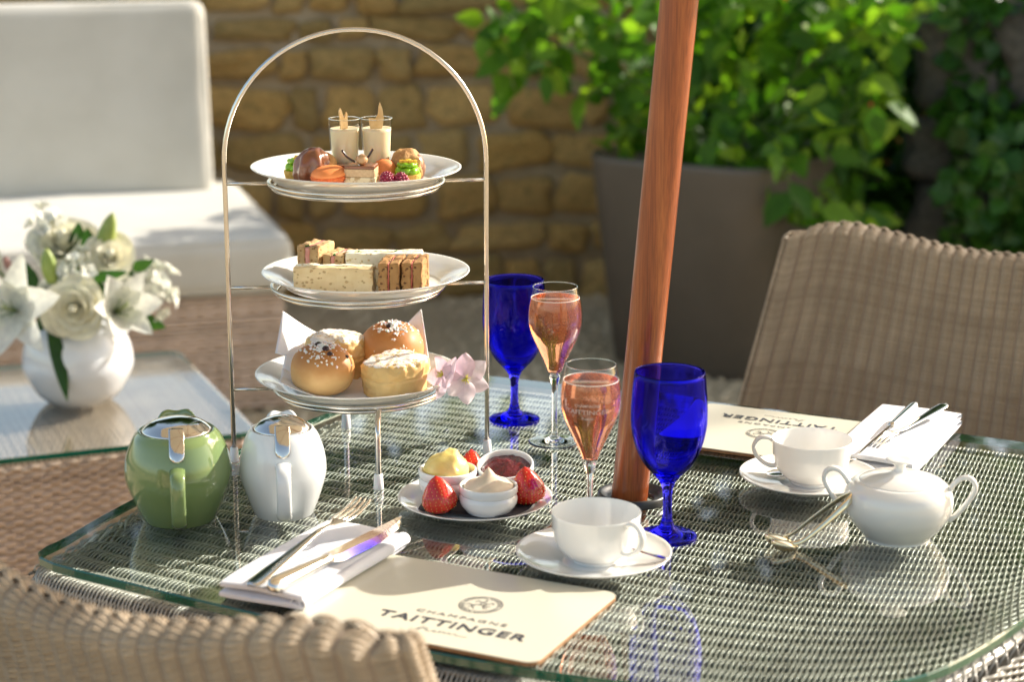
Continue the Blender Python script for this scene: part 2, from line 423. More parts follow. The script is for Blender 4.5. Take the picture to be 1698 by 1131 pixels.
cop = thing('coping_stone', 'flat grey capping slab running along the top of the wall', 'coping', (0, 4.2, 1.62), WA) if False else None
obj('coping', from_bm('coping', box_bm(9, .42, .05, .012, 2, (0, .20, 1.087))), mortar_m, sw)

# ---- grey side wall behind the ivy
grey_m = noisy('grey_limestone', (.055, .055, .052), (.11, .11, .10), 7, .92, .9, .015, 16)
gw = thing('side_wall', 'dark grey stone wall end at the corner beyond the ivy', 'wall', (1.27, 3.45, 0), R(-8))
obj('core', from_bm('core', box_bm(.9, .5, 1.1, .02, 1, (.50, .3, .55))), mortar_m, gw)
zz = 0; rs = random.Random(5)
while zz < 1.0:
    hh = rs.choice([.19, .26, .31]); xx = -rs.uniform(.05, .2)
    while xx < .95:
        w_ = rs.uniform(.2, .4); me = STV[rs.randrange(14)]
        me2 = me.copy(); me2.materials.clear(); me2.materials.append(grey_m)
        obj('stone', me2, None, gw, (xx+w_/2, .05, zz+hh/2), (0, 0, 0), ((w_-.012)/2, .06, (hh-.012)/2))
        xx += w_
    zz += hh

# ---- leaf meshes
def leaf_mesh(name, l=1, w=.5, fold=.15, curl=.2, n=4, tip=1.4):
    vs = []; fs = []
    for i in range(n+1):
        t = i/n; ww = w*.5*math.sin(PI*min(1, t**.8))**.8*(1 if i < n else 0) if 0 < i < n else 0
        ww = w*.5*(math.sin(PI*t**.75)**.9 if 0 < t < 1 else 0); z_ = -curl*t*t*l
        vs += [(-ww, t*l, z_+fold*ww), (0, t*l, z_), (ww, t*l, z_+fold*ww)]
    for i in range(n):
        a = i*3; fs += [(a, a+1, a+4, a+3), (a+1, a+2, a+5, a+4)]
    me = mesh(name, vs, fs); bm = bmesh.new(); bm.from_mesh(me); bmesh.ops.remove_doubles(bm, verts=bm.verts[:], dist=1e-5); bm.to_mesh(me); bm.free()
    me.polygons.foreach_set('use_smooth', [True]*len(me.polygons)); return me
leafA = leaf_mesh('leaf', .1, .052, .25, .25); leafA.materials.append(leaf_bright)
leafB = leaf_mesh('leaf', .1, .060, .35, .1); leafB.materials.append(leaf_bright)
leafI = leaf_mesh('leaf', .07, .065, .2, .2, 3); leafI.materials.append(leaf_ivy)
def scatter_leaves(name, me, pts, M_of, material):
    v0 = np.array([v.co[:] for v in me.vertices]); f0 = [tuple(p.vertices) for p in me.polygons]
    f0 = [f if len(f) == 4 else (f[0], f[1], f[2], f[2]) for f in f0]
    vs = []; fs = []
    for i, p in enumerate(pts):
        M_ = M_of(p); b = len(vs)
        for q in v0: vs.append((M_ @ Vector(q))[:])
        for f in [tuple(pp.vertices) for pp in me.polygons]: fs.append(tuple(b+k for k in f))
    return mesh(name, vs, fs)
def rnd_rot(rs, droop=.5, face=Vector((0, -1, .3))):
    d = Vector((rs.gauss(0, 1), rs.gauss(-.6, .8), rs.gauss(-.2, .6)-droop)).normalized()
    up = (face+Vector((rs.gauss(0, .6), rs.gauss(0, .6), rs.gauss(.2, .6)))).normalized()
    x = d.cross(up).normalized(); z_ = x.cross(d)
    return Matrix((x, d, z_)).transposed().to_4x4()

# ---- planter with soil
planter_m = noisy('taupe_planter', (.078, .064, .048), (.095, .078, .06), 5, .5, .08, .002, 40)
soil_m = noisy('dark_soil', (.03, .02, .012), (.06, .04, .025), 60, 1, .8, .01)
pl = thing('planter', 'tall tapered taupe planter holding the bright green shrub', 'planter', (.585, 3.44, 0), R(-33))
prof = [(.0, 0), (.235, 0), (.242, .012), (.300, .575), (.301, .592), (.296, .598), (.285, .596), (.280, .58), (.273, .53), (.0, .53)]
obj('pot', lathe('pot', prof, 128, 5.0), planter_m, pl)
obj('soil', blob('soil', (.25, .25, .03), .02, 20, 3, flatz=-.005), soil_m, pl, (0, 0, .525))

# ---- shrub: stems, about 300 large leaves singly, the rest massed
rs = random.Random(3)
sh = thing('green_shrub', 'leafy bright green shrub spilling over the taupe planter', 'shrub', (.59, 3.42, .52))
clumps = []
for (x, z, r) in [(-.02-.59, .45, .09), (.10-.59, .44, .12), (.3-.59, .26, .12), (.5-.59, .06, .10), (.85-.59, .12, .13), (1.03-.59, .5, .13), (.93-.59, -.08, .07), (.05-.59+.0, .40, .10), (.18-.59, .52, .16), (.02-.59, .32, .10), (.32-.59, .30, .13), (.33-.59, .14, .10), (.45-.59, .45, .2), (.5-.59, .2, .14), (.62-.59, .33, .17), (.60-.59, .1, .12), (.75-.59, .45, .18), (.74-.59, .2, .17), (.72-.59, .02, .12), (.78-.59, -.05, .08), (.88-.59, .35, .15), (.92-.59, .18, .15), (.9-.59, .02, .10), (1.0-.59, .42, .12), (.98-.59, .28, .10), (.3-.59, .55, .2), (.6-.59, .58, .2), (.9-.59, .58, .2)]:
    clumps.append((Vector((x, rs.uniform(-.22, .12), z)), r))
pts = []
clumps += [(Vector((.16, -.33, -.02)), .08), (Vector((.12, -.30, .10)), .10), (Vector((.22, -.28, -.10)), .06)]
for c_, r in clumps:
    for k in range(int(33*(r/.15)**1.5)):
        d = Vector((rs.gauss(0, 1), rs.gauss(0, 1), rs.gauss(0, 1))).normalized()*r*rs.random()**.4
        pts.append(c_+d)
pts.sort(key=lambda p: p.y+rs.uniform(-.03, .03))
stm = MB()
for c_, r in clumps:
    b = Vector((rs.uniform(-.12, .12), rs.uniform(-.1, .1), 0)); mid = (b+c_)/2+Vector((0, 0, .06))
    stm.add(*tube_vf(crv([b, mid, c_], 5), [.006-.0004*k for k in range(11)], 5))
    for j in range(5):
        e = c_+Vector((rs.gauss(0, 1), rs.gauss(0, 1), rs.gauss(0, 1))).normalized()*r*.9
        stm.add(*tube_vf([c_*.8+mid*.2, (c_+e)/2+Vector((0, 0, .02)), e], [.003, .002, .0012], 4))
obj('stem', stm.me('stem'), stem_g, sh)
def shM(p):
    M_ = Matrix.Translation(p) @ rnd_rot(rs, .35); s_ = rs.uniform(.45, 1.2); return M_ @ Matrix.Scale(s_, 4)
for i, p in enumerate(pts[:296]):
    o = bpy.data.objects.new('leaf', leafA if i % 2 else leafB); COL.objects.link(o); o.parent = sh; o.matrix_local = shM(p)
fo = obj('foliage', scatter_leaves('foliage', leafB, pts[296:], shM, leaf_bright), leaf_bright, sh, kind='stuff')
hip = mat('orange_hip', (.55, .08, .02), .35)
for (x, y, z) in [(-.28, -.25, .45), (.37, -.2, .23), (.12, -.28, .52)]:
    obj('flower_bud', blob('flower_bud', (.006, .006, .009), sub=2), hip, sh, (x, y, z))

# ---- ivy on the wall
iv = thing('ivy', 'dark green ivy climbing the stone wall beside the grey corner', 'ivy', (1.1, 4.05, 0))
rs = random.Random(9); ipts = []
for k in range(5200):
    x = rs.uniform(-.55, .62); z = rs.uniform(.0, 1.3)
    if x > .34+.14*math.sin(z*7)+(.25*(.5-z) if z < .5 else 0): continue
    ipts.append(Vector((x, .04-.16*rs.random()*(1+.6*math.sin(x*9+z*5)), z)))
for k in range(1500):
    z = rs.uniform(0, 1.15); x = rs.uniform(.10, .62)
    if rs.random() < (z/1.3) and x > .25: continue
    ipts.append(Vector((x, -.62-.10*rs.random()+.1*math.sin(z*9), z)))
ipts.sort(key=lambda p: p.y)
ivs = MB()
for k in range(14):
    x = rs.uniform(-.5, .3); p = [Vector((x, .06, 0))]
    for j in range(5): p.append(p[-1]+Vector((rs.uniform(-.07, .07), rs.uniform(-.01, .01), .2)))
    ivs.add(*tube_vf(crv(p, 3), .005, 5))
obj('stem', ivs.me('stem'), bark_m, iv)
def ivM(p): return Matrix.Translation(p) @ rnd_rot(rs, .5) @ Matrix.Scale(rs.uniform(.6, 1.15), 4)
for p in ipts[:298]:
    o = bpy.data.objects.new('leaf', leafI); COL.objects.link(o); o.parent = iv; o.matrix_local = ivM(p)
obj('foliage', scatter_leaves('foliage', leafI, ipts[298:], ivM, leaf_ivy), leaf_ivy, iv, kind='stuff')

# ---- trees beyond the wall: seen mirrored in the table top, and the source of the dappled light
leafT = leaf_mesh('tree_leaf', .13, .08, .2, .2, 2)
def tree(x, y, h, cr, nl, label, rs, low=.45, lsc=1.0):
    t = thing('broadleaf_tree', label, 'tree', (x, y, 0), group='trees standing beyond the wall')
    trunk = crv([(0, 0, 0), (.05, .03, h*.35), (-.04, .05, h*.7), (0, 0, h*.92)], 5)
    b = MB(); b.add(*tube_vf(trunk, [.13*(1-.8*i/15) for i in range(16)], 8)); cl = []
    for k in range(14):
        a = rs.uniform(0, 2*PI); zz = h*rs.uniform(low, .95); s = Vector((0, 0, zz*.9)); e = Vector((math.cos(a)*cr*rs.uniform(.4, .9), math.sin(a)*cr*rs.uniform(.4, .9), zz+rs.uniform(0, .5)))
        b.add(*tube_vf([s, (s+e)/2+Vector((0, 0, .1)), e], [.04, .025, .01], 5)); cl.append((e, cr*rs.uniform(.3, .5))); cl.append(((s+e)/2, cr*rs.uniform(.25, .4)))
    obj('trunk', b.me('trunk'), bark_m, t)
    P = []
    for k in range(nl):
        c_, r = cl[rs.randrange(len(cl))]; d = Vector((rs.gauss(0, 1), rs.gauss(0, 1), rs.gauss(0, 1))).normalized()*r*rs.random()**.5
        P.append(c_+d)
    obj('crown', scatter_leaves('crown', leafT, P, lambda p: Matrix.Translation(p) @ rnd_rot(rs, .2, Vector((0, 0, 1))) @ Matrix.Scale(rs.uniform(.7, 1.4)*lsc, 4), leaf_tree), leaf_tree, t, kind='stuff')
rs = random.Random(21)
for (x, y, h, cr, nl, lb) in [(-3.4, 6.8, 5.0, 1.9, 8500, 'broad leafy tree rising beyond the wall behind the white sofa'), (-.9, 7.2, 5.8, 2.1, 10000, 'tall leafy tree rising beyond the middle of the stone wall'), (1.3, 8.6, 6.4, 2.0, 10000, 'leafy tree rising beyond the wall behind the ivy')]:
    tree(x, y, h, cr, nl, lb, rs, .50, 1.7)
rs = random.Random(77)
tree(8.2, 4.4, 6.2, 1.25, 420, 'thin-leaved tree off beyond the grey corner casting dappled shade', rs, .62, 1.0)

# ================================================================== FURNITURE
# ---- dining table: bowed square woven top under a loose sheet of glass
GT = .72; GTH = .010; WZ = .7005
OUT = [(-.464, -.435), (-.34, -.455), (-.2, -.468), (-.02, -.478), (.13, -.472), (.26, -.448), (.350, -.40), (.414, -.335), (.454, -.21), (.482, -.05), (.488, .10), (.482, .25), (.455, .375), (.40, .398), (.2, .405), (0, .408), (-.2, .406), (-.40, .398), (-.452, .385), (-.468, .30), (-.476, .175), (-.487, .03), (-.494, -.12), (-.490, -.26), (-.479, -.37)]
def outline(k=4):
    n = len(OUT); out = []
    for i in range(n):
        p0, p1, p2, p3 = [Vector(OUT[(i+j-1) % n]) for j in range(4)]
        for j in range(k):
            t = j/k
            out.append(.5*((2*p1)+(p2-p0)*t+(2*p0-5*p1+4*p2-p3)*t*t+(3*p1-3*p2+p3-p0)*t**3))
    return out
OL = outline()
tb = thing('dining_table', 'square woven rattan garden table under a thick sheet of green-edged glass, set for tea', 'table', (.132, -.02, 0), ANG)
def glass_sheet(name, ol, z, th, hole, parent, bev=.0015):
    m = len(ol); vs = []; fs = []; mi = []
    cen = Vector((0, 0))
    def ring(pts, z_): b = len(vs); vs.extend([(p.x, p.y, z_) for p in pts]); return b
    inn = [p.normalized()*hole for p in ol] if hole else None
    sc = lambda d: [p-p.normalized()*d for p in ol]
    a = ring(sc(bev), z); b = ring(ol, z-bev); c = ring(ol, z-th+bev); d = ring(sc(bev), z-th)
    def band(x, y, k):
        for i in range(m): fs.append((x+i, y+i, y+(i+1) % m, x+(i+1) % m)); mi.append(k)
    if hole:
        e = ring(inn, z); f = ring(inn, z-th); band(e, a, 0); band(d, f, 0); band(f, e, 1)
    else:
        fs.append(tuple(a+i for i in range(m))); mi.append(0); fs.append(tuple(d+i for i in range(m-1, -1, -1))); mi.append(0)
    band(a, b, 1); band(b, c, 1); band(c, d, 1)
    me = mesh(name, vs, fs, False); o = obj(name, me, [sheet_glass, edge_green], parent)
    me.polygons.foreach_set('material_index', mi); return o
glass_sheet('glass_top', OL, GT, GTH, .0, tb)
# woven top: strands run front to back over ribs, wrapping down over both edges
oa = np.array([[p.x, p.y] for p in OL])
fr_i = np.array(sorted([tuple(p) for p in oa if p[1] < -.02 and abs(p[0]) < .6])); bk_i = np.array(sorted([tuple(p) for p in oa if p[1] > .0]))
def vf(u): return np.interp(u, fr_i[:, 0], fr_i[:, 1])-.010
def vb(u): return np.interp(u, bk_i[:, 0], bk_i[:, 1])+.010
LN = .90; RR = .016; AP = .085
def S_top(s, t):
    f = vf(s); b = vb(s); q = PI/2*RR
    T = np.clip(t, 0, LN)/LN; v = f+RR+T*(b-f-2*RR); z = np.full_like(v, WZ)
    a = np.clip(-t, 0, q)/RR; v = v-RR*np.sin(a); z = z-RR*(1-np.cos(a))-np.clip(-t-q, 0, None); v = v+.10*np.clip(-t-q, 0, None)
    a = np.clip(t-LN, 0, q)/RR; v = v+RR*np.sin(a); z = z-RR*(1-np.cos(a))-np.clip(t-LN-q, 0, None); v = v-.10*np.clip(t-LN-q, 0, None)
    return np.stack([s, v, z], -1)
PT = .0265
wv = obj('woven_top', weave('woven_top', S_top, np.arange(-.490, .492, .00245), -.1060, LN+.1060, PT, .0025, .0020, .0034, 0, 5), rattan_table, tb, kind='stuff')
rb = MB()
for j in range(-3, int(LN/PT)+5):
    us = np.linspace(-.485, .485, 30); P = S_top(us, np.full(30, j*PT))
    rb.add(*tube_vf([tuple(q) for q in P], .0028, 6))
obj('rib', rb.me('rib'), rattan_table, tb, kind='stuff')
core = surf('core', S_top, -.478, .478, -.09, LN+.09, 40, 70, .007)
obj('core', core, core_shade, tb)
# side aprons
def side_S(sg):
    def S(s, t):  # s: height, t: along the edge from front to back
        lf = [p for p in oa if p[0]*sg > .36]; lf = np.array(sorted([tuple(p[::-1]) for p in lf]))
        u = np.interp(t, lf[:, 0], lf[:, 1])+sg*.012
        return np.stack([u, t, .695-s*sg*sg], -1)
    return S
for sg in (-1, 1):
    obj('side_apron', weave('side_apron', side_S(sg), np.arange(0, .09, .0034), -.42, .39, .0135, .0036, .0022, .0024), rattan_table, tb, kind='stuff')
for (x, y) in [(-.45, -.31), (.36, -.33), (.40, .33), (-.40, .33)]:
    def S(s, t, x=x, y=y):
        r = .028; a = t/r; c, d = np.cos(a), np.sin(a); q = (np.abs(c)**4+np.abs(d)**4)**-.25
        return np.stack([x+r*c*q, y+r*d*q, s], -1)
    obj('leg', weave('leg', S, np.arange(.01, .69, .009), 0, 2*PI*.028, 2*PI*.028/10, .0098, .002, .0018), rattan_table, tb)
# umbrella ring and parasol
rg = thing('pole_collar', 'black plastic collar ring seated on the glass round the foot of the wooden pole', 'ring', (.132, -.030, GT))
obj('rim', lathe('rim', smooth_prof([(.0225, -.002), (.0225, .0035), (.029, .006), (.0335, .0095), (.0365, .0105), (.0385, .008), (.0390, .002), (.0375, .0005)], 3), 56), black_pl, rg)
po = thing('parasol_pole', 'varnished reddish hardwood parasol pole leaning up through the table', 'parasol pole', (.128, -.030, 0))
tilt = Vector((.078, -.035, 1)).normalized()
pts = [Vector((.0, 0, .72))+tilt*s_ for s_ in np.linspace(-.72, 1.7, 14)]
obj('shaft', tube('shaft', pts, .0198, 40), pole_wood, po)
obj('ferrule', tube('ferrule', [Vector((0, 0, .72))+tilt*1.70, Vector((0, 0, .72))+tilt*1.78], .022, 24), chrome, po)
canvas_m = noisy('parasol_canvas', (.55, .50, .40), (.60, .55, .45), 4, .85, .1, .001, 500)
_b = canvas_m.node_tree.nodes['Principled BSDF']; _o = canvas_m.node_tree.nodes['Material Output']; _t = N(canvas_m, 'ShaderNodeBsdfTranslucent'); _t.inputs[0].default_value = (.6, .5, .36, 1)
_m = N(canvas_m, 'ShaderNodeMixShader'); _m.inputs[0].default_value = .3; L(canvas_m, _b.outputs[0], _m.inputs[1]); L(canvas_m, _t.outputs[0], _m.inputs[2]); L(canvas_m, _m.outputs[0], _o.inputs[0])
hub = Vector((0, 0, .72))+tilt*1.66
def canopy_P(a, b):
    g_ = a*8; k = g_-math.floor(g_); an = 2*PI*a; r_ = 1.42*b; sag = 1-.055*math.sin(PI*k)*b
    q_ = tilt.to_track_quat('Z', 'Y'); return hub+q_ @ Vector((r_*sag*math.cos(an), r_*sag*math.sin(an), -.30*b**1.15+.02))
obj('canopy', sheet('canopy', canopy_P, 64, 10), canvas_m, po)
for k in range(8):
    an = 2*PI*k/8; q_ = tilt.to_track_quat('Z', 'Y'); P_ = [hub+q_ @ Vector((1.42*b_*math.cos(an), 1.42*b_*math.sin(an), -.30*b_**1.15+.005)) for b_ in (0, .25, .5, .75, 1)]
    obj('rib', tube('rib', P_, .009, 6), pole_wood, po)
base_m = noisy('cast_base', (.03, .03, .03), (.05, .05, .05), 20, .6, .3)
obj('base', lathe('base', [(0, .0), (.24, 0), (.25, .02), (.22, .05), (.05, .07), (.03, .12), (.0, .12)], 48), base_m, po, (-.056, .025, .001))

# ---- coffee table
ct = thing('coffee_table', 'low dusty rattan coffee table with a green-edged glass top under the flower vase', 'coffee table', (-.43, 1.153, 0), R(22))
CW, CD = 1.15, .615   # extends to -x and +y from its near right corner
def crect(x0, x1, y0, y1, r=.03, k=5):
    out = []
    for (cx, cy_, a0) in [(x1-r, y0+r, -90), (x1-r, y1-r, 0), (x0+r, y1-r, 90), (x0+r, y0+r, 180)]:
        for i in range(k+1):
            a = R(a0+90*i/k); out.append(Vector((cx+r*math.cos(a), cy_+r*math.sin(a))))
    return out
cen = Vector((-CW/2, CD/2)); ce = thing if False else None
cte = crect(-CW/2, CW/2, -CD/2, CD/2, .03)
go = glass_sheet('glass_top', cte, .45, .010, 0, ct); go.location = (-CW/2, CD/2, 0)
def box_S(x0, x1, y0, y1, z0, r=.02):
    per = 2*((x1-x0)+(y1-y0))
    def S(s, t):
        t = np.mod(t, per); a = x1-x0; b = y1-y0
        x = np.where(t < a, x0+t, np.where(t < a+b, x1, np.where(t < 2*a+b, x1-(t-a-b), x0)))
        y = np.where(t < a, y0, np.where(t < a+b, y0+(t-a), np.where(t < 2*a+b, y1, y1-(t-2*a-b))))
        return np.stack([x, y, z0+s], -1)
    return S, per
S, per = box_S(-CW+.02, -.02, .02, CD-.02, 0)
pc = .0158; nper = round(per/pc/2)*2; pc = per/nper
obj('woven_side', weave('woven_side', S, np.arange(.015, .432, .0076), 0, per, pc, .0090, .0022, .0020, 0, 3), rattan_pink, ct, kind='stuff')
obj('core', box('core', CW-.055, CD-.055, .42, .0, 1, (-CW/2, CD/2, .214)), mat('rattan_core', (.27, .20, .15), .8), ct)
def S(s, t): return np.stack([-CW+.02+s, .02+t, np.full_like(s, .434)], -1)
obj('woven_top', weave('woven_top', S, np.arange(0, CW-.04, .0046), 0, CD-.04, .0158, .0042, .002, .0016, 0, 3), rattan_pink, ct, kind='stuff')

# ---- sofa
rattan_sofa = rattan('tan_rattan', (.66, .50, .38), (.72, .56, .44), (.58, .44, .33), .55, .3)
so = thing('sofa', 'outdoor sofa with thick white cushions on a brown rattan base beside the stone wall', 'sofa', (-.585, 2.87, 0), R(16.5))
SWd, SD = 1.75, .95
S, per = box_S(-SWd, 0, 0, SD, 0); pc = per/(round(per/.022/2)*2)
obj('woven_base', weave('woven_base', S, np.arange(.02, .31, .0105), 0, per, pc, .0125, .003, .0026, 0, 3), rattan_sofa, so, kind='stuff')
obj('base_core', box('base_core', SWd-.03, SD-.03, .30, 0, 1, (-SWd/2, SD/2, .155)), mat('sofa_core', (.45, .34, .26), .8), so)
def soft(name, sx, sy, sz, bev, crown, sg=1, loc=(0, 0, 0)):
    bm = box_bm(sx, sy, sz, bev, 6); bmesh.ops.subdivide_edges(bm, edges=[e for e in bm.edges if e.calc_length() > sx*.3 or e.calc_length() > .25], cuts=10, use_grid_fill=True)
    for v in bm.verts:
        a = (1-(2*v.co.x/sx)**2)*(1-(2*v.co.y/sy)**2)*(1-(2*v.co.z/sz)**2*.0)
        v.co.z += crown*max(a, 0)*(1 if v.co.z > 0 else -.1)+.006*noise.noise(v.co*5)+.003*noise.noise(v.co*14); v.co += Vector(loc)
    return from_bm(name, bm)
obj('seat_cushion', soft('seat_cushion', SWd, SD+.02, .155, .055, .012, 1, (-SWd/2+.03, SD/2-.01, .385)), cushion, so)
bc = soft('back_cushion', SWd+.0, .565, .17, .05, .02); bo = obj('back_cushion', bc, cushion, so, (-SWd/2-.06, SD-.105, .712), (R(90-7), 0, 0))
pm = MB(); pm.add(*tube_vf([(-SWd+.05, -.012, .385-.06), (-.02, -.012, .385-.06), (.025, .03, .325), (.028, SD-.05, .325)], .003, 6)); obj('piping', pm.me('piping'), cushion, so)
seam = [(p.x-SWd/2+.03, p.y+SD/2-.01, .385+.0775-.0125) for p in crect(-SWd/2+.0125, SWd/2-.0125, -(SD+.02)/2+.0125, (SD+.02)/2-.0125, .05)]
obj('piping', tube('piping', seam, .0038, 6, closed=True), cushion, so)
seam = [(p.x, p.y, .085-.0125) for p in crect(-SWd/2+.0125, SWd/2-.0125, -.2825+.0125, .2825-.0125, .05)]
obj('piping', tube('piping', seam, .0038, 6, closed=True), cushion, bo)

# ---- rattan chairs
HT = .87
def chair_parts(t):
    rr = .022; L1 = .44; HW = .256; PER = 4*HW+2*PI*rr; pit = PER/60
    # rings of strand run round the back (inner face, side, outer face, side); s climbs and rolls over the top
    def S(s, t_):
        q = np.mod(t_, PER); ph = np.clip((s-L1)/rr, 0, PI/2); re = rr*np.cos(ph)+.0006; zo = rr*np.sin(ph)
        A_ = q < 2*HW; B_ = (q >= 2*HW) & (q < 2*HW+PI*rr); C_ = (q >= 2*HW+PI*rr) & (q < 4*HW+PI*rr)
        aB = (q-2*HW)/rr; aD = (q-4*HW-PI*rr)/rr
        tx = np.where(A_, -HW+q, np.where(B_, HW+re*np.sin(aB), np.where(C_, HW-(q-2*HW-PI*rr), -HW-re*np.sin(aD))))
        oy = np.where(A_, -re, np.where(B_, -re*np.cos(aB), np.where(C_, re, re*np.cos(aD))))
        h = np.clip(s/L1, 0, 1); xn = np.clip(tx/HW, -1.04, 1.04); ax = np.abs(xn)
        z = .43+.44*h*(1-.085*np.minimum(ax, 1)**7)-.052*(1-xn**2)*h+zo-.006*np.sin(ph)*ax**7
        x = tx*(1+.12*(1-h)); y = .205+.095*h-(.023*xn**2+.054*xn**4)*(1+.5*(1-h))+oy
        return np.stack([x, y, z], -1)
    tot = L1+rr*PI/2*.98
    obj('backrest', weave('backrest', S, np.arange(0, tot, .0029), 0, PER, pit, .0032, .0018, .0008, .0070, 6, jit=.35), rattan_chair, t, kind='stuff')
    obj('backrest_core', surf('backrest_core', S, 0, tot, 0, PER, 60, 110, -.005), MATS['rattan_core'], t)
    # arms: low woven wings that sweep forward
    for sg in (-1, 1):
        path = crv([(sg*.265, .17, 0), (sg*.30, .05, 0), (sg*.305, -.1, 0), (sg*.30, -.24, 0)], 6); PP = np.array([p[:] for p in path]); n_ = len(PP)-1
        def Sa(s, tt, PP=PP, sg=sg):
            f = np.clip(tt/.43, 0, 1)*n_; i0 = np.clip(f.astype(int), 0, n_-1); g_ = (f-i0)[..., None]; c = PP[i0]*(1-g_)+PP[i0+1]*g_
            r = .014; up = np.clip(s, 0, .22); a = np.clip(s-.22, 0, PI*r)/r; dn = np.clip(s-.22-PI*r, 0, None)
            x = c[..., 0]+(-sg)*r*np.cos(a); z = .34+up-dn+r*np.sin(a)-.04*(tt/.43)
            return np.stack([x, c[..., 1], z], -1)
        obj('arm', weave('arm', Sa, np.arange(0, .44+PI*.014, .0042), 0, .43, .0195, .0046, .0022, .0018, .003, 4), rattan_chair, t, kind='stuff')
    def Ss(s, tt): return np.stack([s, tt, .435-.01*np.cos(s*6)*0+0*s], -1)
    obj('seat', weave('seat', Ss, np.arange(-.27, .27, .0046), -.25, .22, .0195, .0044, .0022, .0018), rattan_chair, t, kind='stuff')
    obj('seat_frame', box('seat_frame', .55, .48, .04, .012, 2, (0, -.015, .405)), rattan_chair, t)
    for (x, y) in [(-.24, -.21), (.24, -.21), (-.24, .19), (.24, .19)]:
        obj('leg', tube('leg', [(x, y, .40), (x*1.04, y*1.05, .2), (x*1.08, y*1.12, 0)], [.019, .017, .015], 10), rattan_chair, t)
c1 = thing('rattan_chair', 'taupe rattan chair facing the table from beyond the far place setting', 'chair', (0, 0, 0), 0, 'rattan chairs drawn up to the table')
chair_parts(c1)
def copy_tree(o, parent=None):
    c = o.copy(); COL.objects.link(c); c.parent = parent
    for ch in list(o.children): copy_tree(ch, c)
    return c
c2 = copy_tree(c1)
c2['label'] = 'rattan chair seen from behind, its rounded top rail blurred in front of the near napkin'
c1.location = (.502, .552, -.003); c1.rotation_euler = (0, 0, R(-38.6))
c2.location = (-.176, -.358, -.016); c2.rotation_euler = (0, 0, 2.525)

# ================================================================== TABLEWARE
def plate_prof(Rr, h, foot=.56, t=.0022, well=.62):
    f = Rr*foot; w = Rr*well
    outer = [(0, .0028), (f-.004, .0028), (f-.003, 0), (f, 0), (f+.002, .003), (w+.006, h*.30), (Rr*.85, h*.66), (Rr-.0015, h-.0008)]
    inner = [(Rr, h+.0002), (Rr-.0012, h+.0012), (Rr*.86, h*.74+.001), (w+.004, h*.42), (w-.004, h*.30), (w*.6, .0052), (0, .0052)]
    return outer, inner
def plate_me(Rr, h, **k):
    o, i = plate_prof(Rr, h, **k); return lathe('plate', smooth_prof(o, 3)[:-1]+[o[-1]]+smooth_prof(i, 3), 96)

# ---- cake stand (three tiers)
SX, SY = -.176, .130; sa = math.atan2(.031, .294)
st = thing('cake_stand', 'tall arched wire cake stand with three tiers standing on four white feet', 'cake stand', (SX, SY, GT), sa)
hw = .1475; top0 = .350
arch = [(-hw, 0, .012), (-hw, 0, .15), (-hw, 0, .28)]+[(hw*math.cos(PI-PI*k/36), 0, top0+hw*math.sin(PI*k/36)) for k in range(37)]+[(hw, 0, .28), (hw, 0, .15), (hw, 0, .012)]
obj('arch', tube('arch', arch, .0027, 12), wire_m, st)
def torus_pts(r, z, n=72): return [(r*math.cos(2*PI*k/n), r*math.sin(2*PI*k/n), z) for k in range(n)]
TIERS = [.326, .206, .086]
for i, z in enumerate(TIERS):
    b = MB(); b.add(*tube_vf(torus_pts(.0985, z+.001), .0026, 10, closed=True)); b.add(*tube_vf(torus_pts(.0935, z-.0048), .0024, 10, closed=True))
    for sg in (-1, 1): b.add(*tube_vf([(sg*hw, 0, z), (sg*.0975, 0, z)], .0021, 8))
    obj('ring', b.me('ring'), wire_m, st)
for sg in (-1, 1):
    lx = .030*(-sg)*-1
    pts = crv([(.018*-sg, sg*.0965, .084), (.016*-sg, sg*.108, .079), (.015*-sg, sg*.1215, .066), (.015*-sg, sg*.123, .05), (.015*-sg, sg*.123, .012)], 5)
    obj('leg', tube('leg', pts, .0032, 12), wire_m, st)
    obj('foot_cap', lathe('foot_cap', [(0, 0), (.0058, 0), (.0058, .001), (.0048, .0175), (.0032, .0182), (0, .0182)], 20), white_cap, st, (.015*-sg, sg*.123, 0))
    obj('foot_cap', lathe('foot_cap', [(0, 0), (.0054, 0), (.0054, .001), (.0045, .0165), (.003, .017), (0, .017)], 20), white_cap, st, (sg*hw, 0, 0))
PR = .1185
tier_lab = ['white china plate on the top tier holding the little cakes', 'white china plate on the middle tier under the finger sandwiches', 'white china plate on the lowest tier under the napkin and buns']
pme = plate_me(PR, .0225, foot=.62, well=.72); PZ = []
for i, z in enumerate(TIERS):
    dx, dy = [(0.0, 0), (.009, .0), (-.002, 0)][i]; zb = GT+z-.0055
    o = obj('cake_plate', pme, porcelain if i == 0 else None, None, (SX+dx, SY+dy, zb), ((0, R(.6), 0) if i == 0 else (0, 0, 0)))
    tag(o, tier_lab[i], 'plate', 'plates on the cake stand'); PZ.append(zb+.0056)

